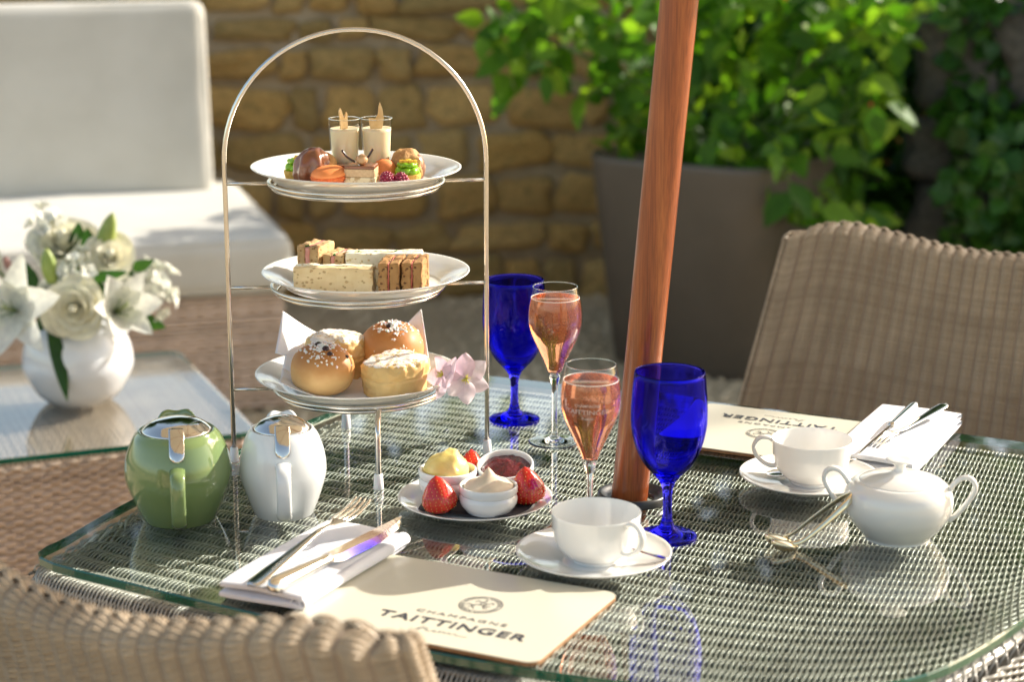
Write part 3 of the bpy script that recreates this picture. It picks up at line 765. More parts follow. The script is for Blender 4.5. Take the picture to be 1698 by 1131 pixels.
# ---- teapots with steel lids
def tea_pot(name, label, cat, loc, rz, m, s, wide):
    t = thing(name, label, cat, loc, rz)
    hgt = .098*s; wm = wide
    prof = [(.0, .002), (.034*wm, .002), (.0365*wm, 0), (.039*wm, .003), (.0475*wm, hgt*.22), (.0560*wm, hgt*.48), (.0545*wm, hgt*.70), (.0475*wm, hgt*.90), (.0415*wm, hgt*.985), (.0400*wm, hgt), (.0375*wm, hgt*.995), (.0372*wm, hgt*.95), (.044*wm, hgt*.8), (.05*wm, hgt*.5), (.04*wm, hgt*.1), (0, hgt*.06)]
    obj('body', lathe('body', smooth_prof(prof, 5), 72), m, t)
    # lid: shallow steel dome, with the hinge plate running down to the handle
    obj('lid', lathe('lid', smooth_prof([(.0365*wm, hgt*.978), (.0368*wm, hgt*.992), (.0355*wm, hgt+.002), (.026*wm, hgt+.0085), (.012*wm, hgt+.0122), (0, hgt+.0132)], 5), 64), chrome, t)
    hp = [(0, -.028*wm, hgt+.0085), (0, -.037*wm, hgt+.0025), (0, -.0445*wm, hgt-.005), (0, -.0500*wm, hgt-.013), (0, -.0535*wm, hgt-.021)]
    obj('hinge_plate', tube('hinge_plate', crv(hp, 4), (.0013), 16, flat=1, up=(0, 0, 1)) if False else mesh('hinge_plate', *tube_vf(crv(hp, 4), [(.0080 if i_ < 13 else .0080*math.sqrt(max(0.04, 1-((i_-12)/4)**2)), .0014) for i_ in range(17)], 16, up=(1, 0, 0))), chrome, t)
    y0 = -.050*wm
    hd = [(0, y0+.006, hgt*.70), (0, y0-.008, hgt*.695), (0, y0-.020, hgt*.665), (0, y0-.0255, hgt*.55), (0, y0-.0255, hgt*.38), (0, y0-.020, hgt*.20), (0, y0-.007, hgt*.11), (0, y0+.012, hgt*.10)]
    pp = crv(hd, 6); obj('handle', mesh('handle', *tube_vf(pp, [(.0086-.001*math.sin(PI*i/len(pp)), .0038) for i in range(len(pp))], 16, up=(1, 0, 0))), m, t)
    # spout: a broad lip rising behind the lid
    def sp(a, b):
        g_ = (a-.5)*2; zt = hgt*(.66+.415*b)-.014*(abs(g_)**2.6)*b
        return (g_*.0245*wm*(1-.10*b), (.0455+.010*b*(1-g_*g_)-.008*g_*g_)*wm, zt-.0022*math.cos(g_*PI*1.7)*b**3)
    obj('spout', sheet('spout', sp, 18, 10, .0035), m, t)
    return t
tea_pot('teapot', 'glossy green round teapot with a hinged steel lid, turned handle first', 'teapot', (-.353, -.088, GT), R(9), green_glaze, 1.0, 1.0)
tea_pot('milk_jug', 'smaller white lidded pot with steel lid beside the green teapot', 'teapot', (-.244, -.072, GT), R(7), stone_ware, .97, .82)

# ---- cups and saucers
cup_prof = [(r_, z_*.93) for r_, z_ in [(0, .0035), (.019, .0035), (.0205, 0), (.0225, 0), (.0230, .003), (.0300, .008), (.0388, .019), (.0428, .034), (.0442, .049), (.0446, .0535), (.0440, .0545), (.0430, .049), (.0413, .034), (.0370, .0195), (.028, .0085), (0, .0062)]]
cup_me = lathe('bowl', smooth_prof(cup_prof, 5), 80)
def cup(label, loc, rz):
    t = thing('teacup', label, 'teacup', loc, rz, 'teacups set out on saucers')
    obj('bowl', cup_me, porcelain, t)
    hd = [(.041, 0, .045), (.048, 0, .050), (.058, 0, .049), (.064, 0, .040), (.061, 0, .029), (.052, 0, .0205), (.043, 0, .0175), (.037, 0, .020)]
    pp = crv(hd, 6); obj('handle', mesh('handle', *tube_vf(pp, [(.0040+.0012*abs(2*i/len(pp)-1)**2, .0024) for i in range(len(pp))], 12, up=(0, 1, 0))), porcelain, t)
    return t
sc_me = plate_me(.0775, .0155, foot=.5, well=.44)
for lab, p, rz, lab2, hrz in [('white teacup nearest the camera, handle to its right over a brown spoon tip', (.081, -.233, GT), 0, 'white saucer under the nearer teacup beside the near placemat', R(-48)), ('white teacup farther off with its handle to the left, by the white sugar bowl', (.331, .018, GT), 0, 'white saucer under the farther teacup, a silver teaspoon on its rim', R(172))]:
    s_ = obj('saucer', sc_me, porcelain, None, p); tag(s_, lab2, 'saucer', 'saucers under the teacups')
    cup(lab, (p[0]+.002, p[1], p[2]+.0056), hrz)

# ---- sugar bowl
sb = thing('sugar_bowl', 'round white lidded sugar bowl with two loop handles standing alone on the glass', 'sugar bowl', (.398, -.148, GT), R(-14))
prof = [(0, .003), (.030, .003), (.032, 0), (.034, 0), (.035, .003), (.043, .012), (.0525, .026), (.0558, .040), (.053, .053), (.046, .060), (.0415, .0615), (.0405, .060), (.045, .054), (.050, .04), (.04, .012), (0, .008)]
obj('body', lathe('body', smooth_prof(prof, 5), 80), porcelain, sb)
obj('lid', lathe('lid', smooth_prof([(.0405, .058), (.0408, .0605), (.0395, .0625), (.028, .0665), (.012, .0695), (.007, .0715), (.0055, .0760), (.0085, .0808), (.0138, .0825), (.0144, .0840), (.0105, .0850), (0, .0846)], 5), 64), porcelain, sb)
for sg in (-1, 1):
    hd = [(sg*.052, 0, .022), (sg*.060, 0, .030), (sg*.070, 0, .044), (sg*.0765, 0, .058), (sg*.072, 0, .068), (sg*.062, 0, .068), (sg*.054, 0, .060), (sg*.050, 0, .052)]
    pp = crv(hd, 6); obj('handle', mesh('handle', *tube_vf(pp, [(.0044, .0028)]*len(pp), 12, up=(0, 1, 0))), porcelain, sb)
# tongs hooked over the left handle, claws on the glass
def strip(pts, widths, th=.0012, n=10, up=(0, 0, 1)): return tube_vf(pts, [(th, w) for w in widths], n, up=up)
tg = thing('sugar_tongs', 'pale gold metal sugar tongs leaning on the sugar bowl handle with claws on the glass', 'tongs', (.278, -.180, GT))
A = Vector((.352, -.160, .772))-Vector((.278, -.180, GT)); Bq = Vector((.0, .0, .006))
side = (A-Bq).cross(Vector((0, 0, 1))).normalized()
for sg in (-1, 1):
    pts = crv([A, A*.8+side*sg*.0085+Vector((0, 0, .001)), A*.45+side*sg*.0125, A*.18+side*sg*.0125, Bq+side*sg*.0100+A*.02], 6); m_ = len(pts)
    b = MB(); b.add(*strip(pts, [.0030+.0010*math.cos(2.8*i/m_) for i in range(m_)], .0010, 10, up=side*sg+Vector((0, 0, .4))))
    obj('arm', b.me('arm'), gold_silver, tg)
    cl = blob('claw', (.0150, .0086, .0085), sub=3, fn=lambda p, d: p if p.z < .001 else Vector((p.x, p.y, .001+(p.z-.001)*.25)))
    obj('claw', cl, gold_silver, tg, Bq+side*sg*.0088+Vector((-.004, -.002, .0015)), (0, R(18), math.atan2(A.y, A.x)))
obj('bow', mesh('bow', *tube_vf(crv([A+side*.004, A*1.03+side*.0045+Vector((.003, 0, .002)), A*1.055, A*1.03-side*.0045+Vector((.003, 0, .002)), A-side*.004], 5), [(.0011, .0045)]*21, 10, up=(0, 0, 1))), gold_silver, tg)

# ---- wine glasses and flutes
def goblet(label, loc, s=1.0):
    t = thing('blue_goblet', label, 'wine glass', loc, 0, 'cobalt blue goblets')
    o_ = [(0, .0025), (.012, .0022), (.026, .0008), (.0305, 0), (.0312, .0012), (.0300, .0030), (.018, .0058), (.0085, .0115), (.0052, .022), (.0046, .036), (.0052, .050), (.0080, .060), (.0145, .068), (.025, .080), (.0335, .097), (.0382, .117), (.0390, .134), (.0380, .155), (.0362, .176)]
    i_ = [(.0360, .1768), (.0352, .176), (.0368, .155), (.0376, .134), (.0367, .117), (.0318, .098), (.023, .082), (.011, .0705), (0, .068)]
    obj('glass_body', lathe('glass_body', smooth_prof(o_, 4)[:-1]+smooth_prof(i_, 4), 72), blue_glass, t, sc=s); return t
goblet('cobalt blue goblet in front, close to the near teacup', (.160, -.150, GT), 1.0)
goblet('cobalt blue goblet farther back beside the cake stand wire', (.003, .287, GT), 1.01)
def bowl_r(z):
    zs = [.083, .090, .100, .115, .130, .142, .152, .165, .178, .191]; rs_ = [.0012, .0050, .0105, .0185, .0255, .0290, .0300, .0292, .0272, .0245]
    return float(np.interp(z, zs, rs_))
flute_out = [(.0060, .078), (.0085, .0865), (.0125, .098), (.0200, .114), (.0275, .130), (.0315, .143), (.0325, .153), (.0318, .166), (.0293, .180), (.0262, .1915)]
def flute(label, loc, s, fill, seed):
    t = thing('champagne_flute', label, 'champagne glass', loc, 0, 'tall stemmed flutes of pink champagne')
    st_ = [(0, .0016), (.02, .0012), (.0305, .0003), (.0312, .0012), (.029, .0022), (.014, .0040), (.0060, .0075), (.0036, .016), (.0032, .045), (.0036, .068), (.0056, .078), (.0066, .0815), (.0058, .084), (.003, .0862), (0, .0868)]
    obj('stem', lathe('stem', smooth_prof(st_, 4), 56), clear_solid, t, sc=s)
    obj('bowl', lathe('bowl', smooth_prof(flute_out, 5), 72), clear_thin, t, sc=s)
    obj('rim', tube('rim', torus_pts(.0262, .1915, 64), .00055, 6, closed=True), clear_solid, t, sc=s)
    sp = smooth_prof(flute_out, 5); liq = [(0, .0872), (.0045, .0868)]+[(max(r-.0011, .0005), z) for r, z in sp if .088 < z < fill]
    rf = float(np.interp(fill, [z for r, z in sp], [r for r, z in sp]))-.0011
    liq += [(rf, fill), (rf-.0012, fill-.0006), (0, fill-.0008)]
    obj('champagne', lathe('champagne', liq, 64), champagne, t, sc=s)
    obj('foam_ring', tube('foam_ring', torus_pts(rf-.0002, fill+.0002, 64), .00055, 6, closed=True), mat('foam', (.8, .7, .62), .4) if 'foam' not in MATS else MATS['foam'], t, sc=s)
    rs = random.Random(seed); b = MB(); ic = bmesh.new(); bmesh.ops.create_icosphere(ic, subdivisions=1, radius=1); iv_ = [v.co[:] for v in ic.verts]; if_ = [tuple(v.index for v in f.verts) for f in ic.faces]; ic.free()
    for k in range(260):
        z = .092+(fill-.096)*rs.random()**.7; r_ = float(np.interp(z, [q[1] for q in sp], [q[0] for q in sp]))*(.93 if rs.random() < .5 else .9*rs.random()**.5); a = rs.uniform(0, 2*PI)
        b.add(iv_, if_, Matrix.Translation((r_*math.cos(a), r_*math.sin(a), z)) @ Matrix.Scale(rs.uniform(.00025, .00055), 4))
    obj('bubbles', b.me('bubbles'), MATS['foam'], t, sc=s, kind='stuff')
    return t
f1 = flute('flute of pink champagne standing in front of the parasol pole behind the near teacup', (.080, -.150, GT), .965, .175, 1)
f2 = flute('flute of pink champagne standing next to the farther blue goblet', (.051, .190, GT), 1.0, .178, 2)
# engraved lettering on the nearer flute
frost = mat('frosted_engraving', (.85, .78, .74), .6, alpha=.45)
def wrap_text(s, size, z, sx, parent, a0=0, sc_=.965):
    me = text_me('lettering', s, size, 0, .00005, sx)
    for v in me.vertices:
        zz = z+v.co.y; r_ = float(np.interp(zz, [q[1] for q in smooth_prof(flute_out, 5)], [q[0] for q in smooth_prof(flute_out, 5)]))+.0002; a = -PI/2+a0+v.co.x/r_
        v.co = Vector((r_*math.cos(a), r_*math.sin(a), zz))*sc_
    obj('lettering', me, frost, parent)
wrap_text('CHAMPAGNE', .0042, .1545, 1.1, f1, -.15); wrap_text('TAITTINGER', .0070, .1475, 1.25, f1, -.15); wrap_text('Reims', .0042, .1405, 1.2, f1, -.15)

# ---- dish of butter, jam and cream
dp = obj('side_plate', plate_me(.0835, .0125, well=.66), porcelain, None, (-.040, -.052, GT)); tag(dp, 'small white plate carrying the three ramekins and strawberries', 'plate')
DZ = GT+.0058; dcx, dcy = -.040, -.052
pn = sheet('paper_napkin', lambda a, b: ((a-.5)*.118, (b-.5)*.082, .0028+.0015*math.sin(a*9+b*3)+.006*max(0, abs(a-.5)*2-.75)+.004*max(0, abs(b-.5)*2-.8)), 24, 18, .0008)
o = obj('paper_napkin', pn, napkin_b, None, (dcx+.004, dcy-.010, DZ-.0015), (0, 0, R(-10))); tag(o, 'black paper napkin lying on the small plate under the ramekins', 'napkin')
ram_prof = [(0, .0015), (.020, .0015), (.0215, 0), (.0235, .0005), (.0255, .003), (.0298, .009), (.0312, .015), (.0300, .0190), (.0292, .0200), (.0306, .0215), (.0315, .0250), (.0312, .0290), (.0300, .0300), (.0285, .0290), (.0275, .022), (.025, .008), (0, .006)]
ram_me = lathe('ramekin', smooth_prof(ram_prof, 4), 72)
rk = [('ramekin', 'white ramekin at the front of the small plate filled with pale cream', (-.025, -.083, DZ), 1.0), ('ramekin', 'white ramekin at the left of the small plate heaped with yellow butter', (-.070, -.028, DZ), 1.02), ('ramekin', 'white ramekin tilted at the back of the plate, full of dark red jam', (-.006, -.012, DZ+.004), 1.0)]
for i, (n_, lb, lc, s_) in enumerate(rk):
    o = obj(n_, ram_me, stone_ware if i == 0 else None, None, lc, (R(14), R(-3), 0) if i == 2 else (0, 0, 0), s_); tag(o, lb, 'ramekin', 'ramekins on the small plate')
cream_m = noisy('vanilla_cream', (.66, .54, .40), (.72, .61, .47), 90, .55, .3, .0005, 400, sss=.2, ssss=.004)
butter_m = noisy('butter', (.84, .64, .18), (.87, .71, .28), 50, .35, .4, .0008, 300, sss=.25, ssss=.005)
jam_m = noisy('berry_jam', (.055, .004, .008), (.13, .008, .014), 120, .12, .7, .003, 160, coat=.25)
def cr_fn(p, d):
    r = math.hypot(p.x, p.y); p.z += .012*math.exp(-(r/.006)**1.3)+.0012*math.sin(math.atan2(p.y, p.x)*3+r*260); return p
o = obj('whipped_cream', blob('whipped_cream', (.0268, .0268, .0125), .0015, 90, 4, 3, flatz=-.002, fn=cr_fn), cream_m, None, (-.025, -.083, DZ+.0245)); tag(o, 'peaked dollop of pale cream in the front ramekin', 'cream')
def bt_fn(p, d):
    p.x += .004*max(0, p.z/.02); p.z += .002*noise.noise(p*160); p *= 1+.05*noise.noise(p*60)
    if p.x > .012: p.z -= .004
    return p
o = obj('butter_scoop', blob('butter_scoop', (.0255, .0245, .0255), .003, 70, 4, 9, flatz=-.004, fn=bt_fn), butter_m, None, (-.071, -.030, DZ+.0265)); tag(o, 'smooth scoop of yellow butter heaped in the left ramekin', 'butter')
b = MB()
o = obj('jam', blob('jam', (.0272, .0272, .004), .0028, 190, 4, 4, flatz=-.001), jam_m, None, (-.006, -.0135, DZ+.0265), (R(14), R(-3), 0)); tag(o, 'glossy dark red berry jam in the tilted ramekin', 'jam')
straw_m = mat('strawberry_skin', (.62, .018, .01), .22, coat=.5, sss=.2, ssss=.003); v = coords(straw_m); L(straw_m, ramp(straw_m, noisen(straw_m, v, 35, 3), [(.3, (.45, .008, .006)), (.7, (.72, .035, .012))]), bsdf(straw_m).inputs['Base Color'])
seed_m = mat('strawberry_seed', (.70, .42, .08), .4)
def strawberry(label, loc, rot, s, seed):
    rs = random.Random(seed); t = thing('strawberry', label, 'strawberry', loc, 0, 'strawberries on the small plate', rot)
    def rad(z): return float(np.interp(z, [0, .004, .010, .018, .027, .034, .038], [.010, .0155, .0178, .0165, .0115, .0062, 0]))
    def pr_(z, a): q = 1+.05*math.sin(a*2+seed)+.03*math.sin(a*5+z*90); return rad(z)*q
    vs = []; fs = []; nz = 36; na = 60; dim = []
    zs = [.038*(1-math.cos(PI*i/nz))/2 for i in range(nz+1)]; spots = []
    row = 0; z = .004
    while z < .036:
        r_ = rad(z); cnt = max(3, int(2*PI*r_/.0052)); 
        for k in range(cnt): spots.append((z, 2*PI*(k+.5*(row % 2))/cnt+rs.uniform(-.05, .05)))
        z += .0033; row += 1
    P3 = [Vector((pr_(z, a)*math.cos(a), pr_(z, a)*math.sin(a), z)) for z, a in spots]
    for z in zs:
        for k in range(na):
            a = 2*PI*k/na; r_ = max(pr_(z, a), .0001); p = Vector((r_*math.cos(a), r_*math.sin(a), z))
            dmin = min((p-q).length for q in P3); p -= Vector((p.x, p.y, 0))*(.045*math.exp(-(dmin/.0009)**2)); vs.append(p)
    for i in range(nz):
        for k in range(na): fs.append((i*na+k, i*na+(k+1) % na, (i+1)*na+(k+1) % na, (i+1)*na+k))
    obj('berry', mesh('berry', vs, fs), straw_m, t, sc=s)
    sd = MB(); ico = bmesh.new(); bmesh.ops.create_icosphere(ico, subdivisions=1, radius=1); iv_ = [v.co[:] for v in ico.verts]; if_ = [tuple(v.index for v in f.verts) for f in ico.faces]; ico.free()
    for q in P3: sd.add(iv_, if_, Matrix.Translation(q*.99) @ Matrix.Diagonal((.0005, .0005, .0008, 1)))
    obj('seeds', sd.me('seeds'), seed_m, t, sc=s, kind='stuff')
    lf = leaf_mesh('leaf', .016, .006, .2, .15, 3)
    cx = MB()
    for k in range(8): cx.add([q.co[:] for q in lf.vertices], [tuple(f.vertices) for f in lf.polygons], Matrix.Translation((0, 0, .0005)) @ Matrix.Rotation(2*PI*k/8+.3, 4, 'Z') @ Matrix.Rotation(R(14), 4, 'X'))
    obj('calyx', cx.me('calyx'), leaf_bright, t, sc=s)
strawberry('large ripe strawberry propped before the butter ramekin, tip upward', (-.0755, -.090, DZ+.002), (R(-4), R(-8), 0), 1.04, 1)
strawberry('ripe strawberry resting beside the front ramekin on the side near the pole', (.019, -.060, DZ+.003), (R(-6), R(-6), 1), 1.06, 2)
strawberry('strawberry half hidden between the butter and jam ramekins', (-.045, .004, DZ+.005), (R(6), R(14), 2), .95, 3)

# ---- placemats
cork = noisy('cork_edge', (.26, .13, .055), (.36, .20, .09), 200, .8, .3, .0005)
mat_top = mat('cream_laminate', (.66, .63, .51), .28, coat=.3, coatr=.15); ink = mat('print_ink', (.035, .04, .055), .4); ink2 = mat('grey_ink', (.12, .12, .13), .45)
def rrect(w, h, r, k=7): return [p for p in crect(-w/2, w/2, -h/2, h/2, r, k)]
def slab(name, ol, z0, z1): 
    m = len(ol); vs = [(p.x, p.y, z0) for p in ol]+[(p.x, p.y, z1) for p in ol]
    return mesh(name, vs, [tuple(range(m-1, -1, -1)), tuple(range(m, 2*m))]+[(i, (i+1) % m, m+(i+1) % m, m+i) for i in range(m)], False)
def arc(cx, cy_, r, a0, a1, n=20, rx=1): return [(cx+rx*r*math.cos(R(a0+(a1-a0)*i/n)), cy_+r*math.sin(R(a0+(a1-a0)*i/n)), 0) for i in range(n+1)]
def inkline(b, pts, w):
    vs, fs = tube_vf(pts, [(.00012, w)]*len(pts), 6, up=(0, 0, 1)); b.add(vs, fs)
def placemat(label, loc, rz, w, h, ox):
    t = thing('placemat', label, 'placemat', loc, rz, 'cream placemats with printed lettering')
    obj('cork_base', slab('cork_base', rrect(w, h, .012), 0, .0032), cork, t)
    obj('face', slab('face', rrect(w-.0006, h-.0006, .012), .0033, .0042), mat_top, t)
    z = .0046
    me = text_me('lettering', 'TAITTINGER', .0200, .00012, .00035, 1.22, 1.12); obj('lettering', me, ink, t, (ox, -.048, z))
    me = text_me('lettering', 'CHAMPAGNE', .0088, .0001, 0, 1.5, 1.25); obj('lettering', me, ink2, t, (ox, -.0275, z))
    b = MB()   # small script line
    x = -.026; sc_ = crv([(x, -.004, 0), (x+.006, .006, 0), (x+.004, .003, 0), (x+.003, -.003, 0), (x+.008, .0035, 0), (x+.011, .002, 0), (x+.009, 0, 0), (x+.013, -.003, 0), (x+.016, -.002, 0), (x+.019, .002, 0), (x+.018, -.002, 0), (x+.022, -.002, 0), (x+.024, .002, 0), (x+.024, -.002, 0), (x+.028, .002, 0), (x+.029, -.002, 0), (x+.033, .002, 0), (x+.034, -.002, 0), (x+.040, .001, 0), (x+.041, -.002, 0), (x+.052, -.001, 0)], 4)
    inkline(b, sc_, .00035); obj('script', b.me('script'), ink2, t, (ox, -.066, z))
    b = MB(); R0 = .0205     # round seal: two rings, a rider on a rearing horse, dots of lettering
    inkline(b, arc(0, 0, R0, 0, 360, 48), .0004); inkline(b, arc(0, 0, R0-.0042, 0, 360, 48), .0003)
    for k in range(44):
        a = 360*k/44
        if k % 11 == 0: continue
        c0 = (R0-.0033)*math.cos(R(a)); s0 = (R0-.0033)*math.sin(R(a)); c1_ = (R0-.001)*math.cos(R(a)); s1 = (R0-.001)*math.sin(R(a)); inkline(b, [(c0, s0, 0), (c1_, s1, 0)], .00042)
    horse = [[(-.009, -.010, 0), (-.007, -.004, 0), (-.004, -.001, 0), (.001, 0, 0), (.005, .003, 0), (.008, .008, 0), (.0105, .006, 0), (.010, .004, 0)], [(-.004, -.001, 0), (-.006, -.006, 0), (-.002, -.011, 0)], [(.003, 0, 0), (.007, -.003, 0), (.010, .000, 0)], [(.003, -.001, 0), (.006, -.007, 0), (.009, -.006, 0)], [(-.008, -.003, 0), (-.012, -.001, 0), (-.013, -.006, 0)], [(-.001, 0, 0), (-.001, .006, 0), (.0005, .010, 0)], [(-.001, .006, 0), (.004, .005, 0)], [(-.001, .005, 0), (-.006, .008, 0), (-.008, .005, 0)], [(.0005, .010, 0), (.0015, .0115, 0), (.0005, .0125, 0), (-.0005, .0115, 0)]]
    for ln in horse: inkline(b, crv(ln, 4), .0005)
    obj('emblem', b.me('emblem'), ink, t, (ox+.002, .009, z))
    return t
q = W(-.0225, -.379, GT+.0006); placemat('cream placemat printed TAITTINGER in front, half under the near linen napkin', q, ANG, .255, .188, .021)
q = W(.063, .291, GT+.0006); placemat('cream placemat printed TAITTINGER lying upside down before the far rattan chair', q, ANG+PI, .235, .188, .007)

# ---- folded napkins
def napkin(label, cu, cv_, w, d, h, rz, seed, flip=False):
    t = thing('linen_napkin', label, 'napkin', W(cu, cv_, GT+.0007), rz, 'folded white linen napkins')
    def layer(z0, th, w_, d_, ox, oy, k, roll):
        # cross-section through depth: folded edge at the front (-y), open at the back
        n = 26; sec = []
        for i in range(n+1):
            a = -PI/2-PI*i/n*1.0
        def P(a, b):
            # a across x, b round the section
            x = (a-.5)*w_
            g = b*2*PI; cx = math.cos(g); sx_ = math.sin(g); sq = (abs(cx)**5+abs(sx_)**2.0)**(-1/2.6)
            y = d_*.5*cx*min(sq, 1.25); zz = th*.5*sx_*min(sq, 1.2)
            wv_ = .0011*math.sin(x*60+k*2)+.0014*noise.noise(Vector((x*22, y*22, k*3+seed)))
            edge = 1-.18*abs(2*a-1)**8
            return (x+ox, y*(1-.01*math.sin(x*40+k)) +oy, z0+th/2+zz*edge+wv_*(.3+.7*(z0/.02)))
        return sheet('fold', P, 30, 48)
    L_ = 2
    for k in range(L_):
        th = h/L_*1.10; obj('fold', layer(h/L_*k+.0009, th, w-.002*k, d-.001*k, -.001*k, .0012*k, k, 0), napkin_m, t)
    # the rolled long edge
    def Rl(a, b):
        g = b*2*PI*1.6; r = .0020+.0070*b; y = (a-.5)*(d*.985)
        return (w*.5-.004+r*math.cos(g)*1.1+.002*math.sin(y*18), y, .0085+r*math.sin(g)*.95+.001*noise.noise(Vector((y*30, b*3, 5)))+.003*a)
    o = obj('rolled_edge', sheet('rolled_edge', Rl, 40, 44, .0006), napkin_m, t)
    if flip: o.scale = (-1, 1, 1)
    return t
napkin('folded white linen napkin in front carrying a knife and fork, overlapping the placemat', -.187, -.356, .092, .200, .019, ANG, 1)
napkin('folded white linen napkin in bright sun by the far placemat, under knife and fork', .210, .312, .100, .232, .020, ANG+PI, 2)

# ---- cutlery
def fork(label, M_):
    t = thing('fork', label, 'fork', (0, 0, 0), 0, 'silver table forks'); t.matrix_world = M_
    # along +y: handle end at 0, tines at .19
    pts = crv([(0, 0, 0), (0, .03, .0015), (0, .08, .004), (0, .115, .0055), (0, .135, .003), (0, .148, .002)], 5); m_ = len(pts)
    ws = [float(np.interp(i/(m_-1), [0, .06, .2, .5, .75, .86, 1], [.0055, .0092, .0088, .0042, .0032, .0062, .0110])) for i in range(m_)]
    obj('handle', mesh('handle', *tube_vf(pts, [(.0012, w) for w in ws], 12, up=(0, 0, 1))), silver, t)
    for k in range(4):
        x = (k-1.5)*.0058; p = crv([(x*.92, .146, .0022), (x, .160, .0010), (x*1.02, .178, .0022), (x*.98, .194, .0062)], 5)
        obj('tine', mesh('tine', *tube_vf(p, [(.0010, float(np.interp(i/(len(p)-1), [0, .1, .8, 1], [.0024, .0019, .0015, .0006]))) for i in range(len(p))], 8, up=(0, 0, 1))), silver, t)
    return t
def knife(label, M_):
    t = thing('knife', label, 'knife', (0, 0, 0), 0, 'silver table knives'); t.matrix_world = M_
    pts = [(0, y, .002) for y in np.linspace(0, .092, 16)]; ws = [float(np.interp(y[1], [0, .003, .012, .05, .082, .088, .092], [.0035, .0078, .0088, .0070, .0052, .0066, .0045])) for y in pts]
    obj('handle', mesh('handle', *tube_vf(pts, [(w*.62, w) for w in ws], 20, up=(0, 0, 1))), silver, t)
    n = 18; vs = []; fs = []
    for i in range(n+1):
        y = .090+.118*i/n; w0 = -.0062; w1 = float(np.interp(i/n, [0, .1, .6, .9, 1], [.005, .0085, .0090, .004, -.004]))
        vs += [(w0, y, .0028), ((w0+w1)/2, y, .0034), (w1, y, .0020), ((w0+w1)/2, y, .0012)]
    for i in range(n):
        for k in range(4): fs.append((i*4+k, i*4+(k+1) % 4, i*4+4+(k+1) % 4, i*4+4+k))
    fs += [(3, 2, 1, 0), (n*4, n*4+1, n*4+2, n*4+3)]
    obj('blade', mesh('blade', vs, fs, False), silver, t)
    return t
def along(p0, p1, roll=0):
    y = (Vector(p1)-Vector(p0)).normalized(); x = y.cross(Vector((0, 0, 1))).normalized(); z = x.cross(y)
    return Matrix.Translation(Vector(p0)) @ Matrix((x, y, z)).transposed().to_4x4() @ Matrix.Rotation(roll, 4, 'Y')
fork('silver fork lying tines up on the near napkin, crossing the knife', along((-.243, -.354, .7445), (-.160, -.205, .7660), 0))
knife('silver knife on the near napkin with its round handle end toward the chair', along((-.226, -.363, .7445), (-.120, -.205, .7500), R(48)))
fork('silver fork resting against the knife on the far napkin, tines pointing down', along((.525, .225, .7580), (.418, .098, .7505), PI) @ Matrix.Scale(.86, 4))
knife('silver knife on the far napkin with its stout handle raised toward the chair', along((.487, .215, .7585), (.395, .055, .7480), R(30)) @ Matrix.Scale(.95, 4))
def teaspoon(label, p0, p1):
    t = thing('teaspoon', label, 'teaspoon', (0, 0, 0), 0, 'teaspoons on the saucers'); t.matrix_world = along(p0, p1)
    pts = crv([(0, 0, 0), (0, .04, .002), (0, .075, .0035), (0, .092, .001)], 5); m_ = len(pts)
    obj('handle', mesh('handle', *tube_vf(pts, [(.0009, float(np.interp(i/(m_-1), [0, .1, .5, .9, 1], [.003, .0052, .0032, .002, .004]))) for i in range(m_)], 10, up=(0, 0, 1))), silver, t)
    obj('bowl', blob('bowl', (.0115, .0175, .004), sub=3, fn=lambda p, d: p if p.z < 0 else Vector((p.x, p.y, -p.z*.8+.0006))), silver, t, (0, .108, .001))
teaspoon('silver teaspoon lying behind the near cup, only its dark handle tip showing', (.153, -.262, .7365), (.063, -.195, .7330))
teaspoon('silver teaspoon with its bowl on the far saucer under the cup handle', (.395, .075, .7365), (.262, .004, .7330))

# ================================================================== CAKES (top tier, surface at PZ[0])
Z0 = PZ[0]-.0003
choc = noisy('milk_chocolate', (.19, .062, .025), (.25, .09, .038), 60, .28, .15, .0008, 120, coat=.5)
dchoc = mat('dark_chocolate', (.035, .010, .006), .25, coat=.3)
choux_m = noisy('choux_pastry', (.42, .21, .07), (.60, .36, .14), 70, .75, .9, .002, 240)
maca_m = noisy('orange_macaron', (.80, .23, .055), (.86, .29, .085), 60, .6, .1, .0003, 500)
maca_f = noisy('macaron_frill', (.80, .14, .03), (.88, .24, .07), 400, .85, 1, .0015, 700)
green_c = noisy('pistachio_cream', (.20, .44, .012), (.27, .52, .02), 40, .3, .1, .0005, 200, sss=.15, ssss=.003)
mango = mat('mango_cube', (.80, .50, .05), .25, sss=.2, ssss=.003)
sponge = noisy('golden_sponge', (.62, .36, .06), (.76, .50, .12), 120, .6, .8, .001, 400)
mousse = noisy('coffee_mousse', (.52, .34, .18), (.62, .43, .24), 300, .6, .3, .0005, 600)
vsponge = noisy('pale_sponge', (.50, .33, .16), (.78, .65, .42), 160, .85, .8, .001, 600, lo=.42, hi=.5)
posset = noisy('set_cream', (.80, .69, .44), (.83, .73, .48), 20, .3, 0, sss=.25, ssss=.006)
biscuit = noisy('pale_biscuit', (.66, .40, .15), (.78, .55, .28), 90, .7, .3, .0005, 400)
nut = noisy('hazelnut', (.42, .22, .09), (.55, .32, .15), 90, .4, .5, .001, 200, coat=.3)
rasp_m = noisy('raspberry_flesh', (.20, .005, .03), (.34, .012, .06), 100, .25, .2, .0003, coat=.3)
frz = mat('pink_sugar', (.8, .6, .62), .8)

def cake(name, label, cat, loc, rz=0, group=None, rot=None):
    if abs(loc[2]-Z0) < .05: loc = (loc[0], SY+(loc[1]-SY)*.86+.004, loc[2]+.0012)
    return thing(name, label, cat, loc, rz, group, rot)
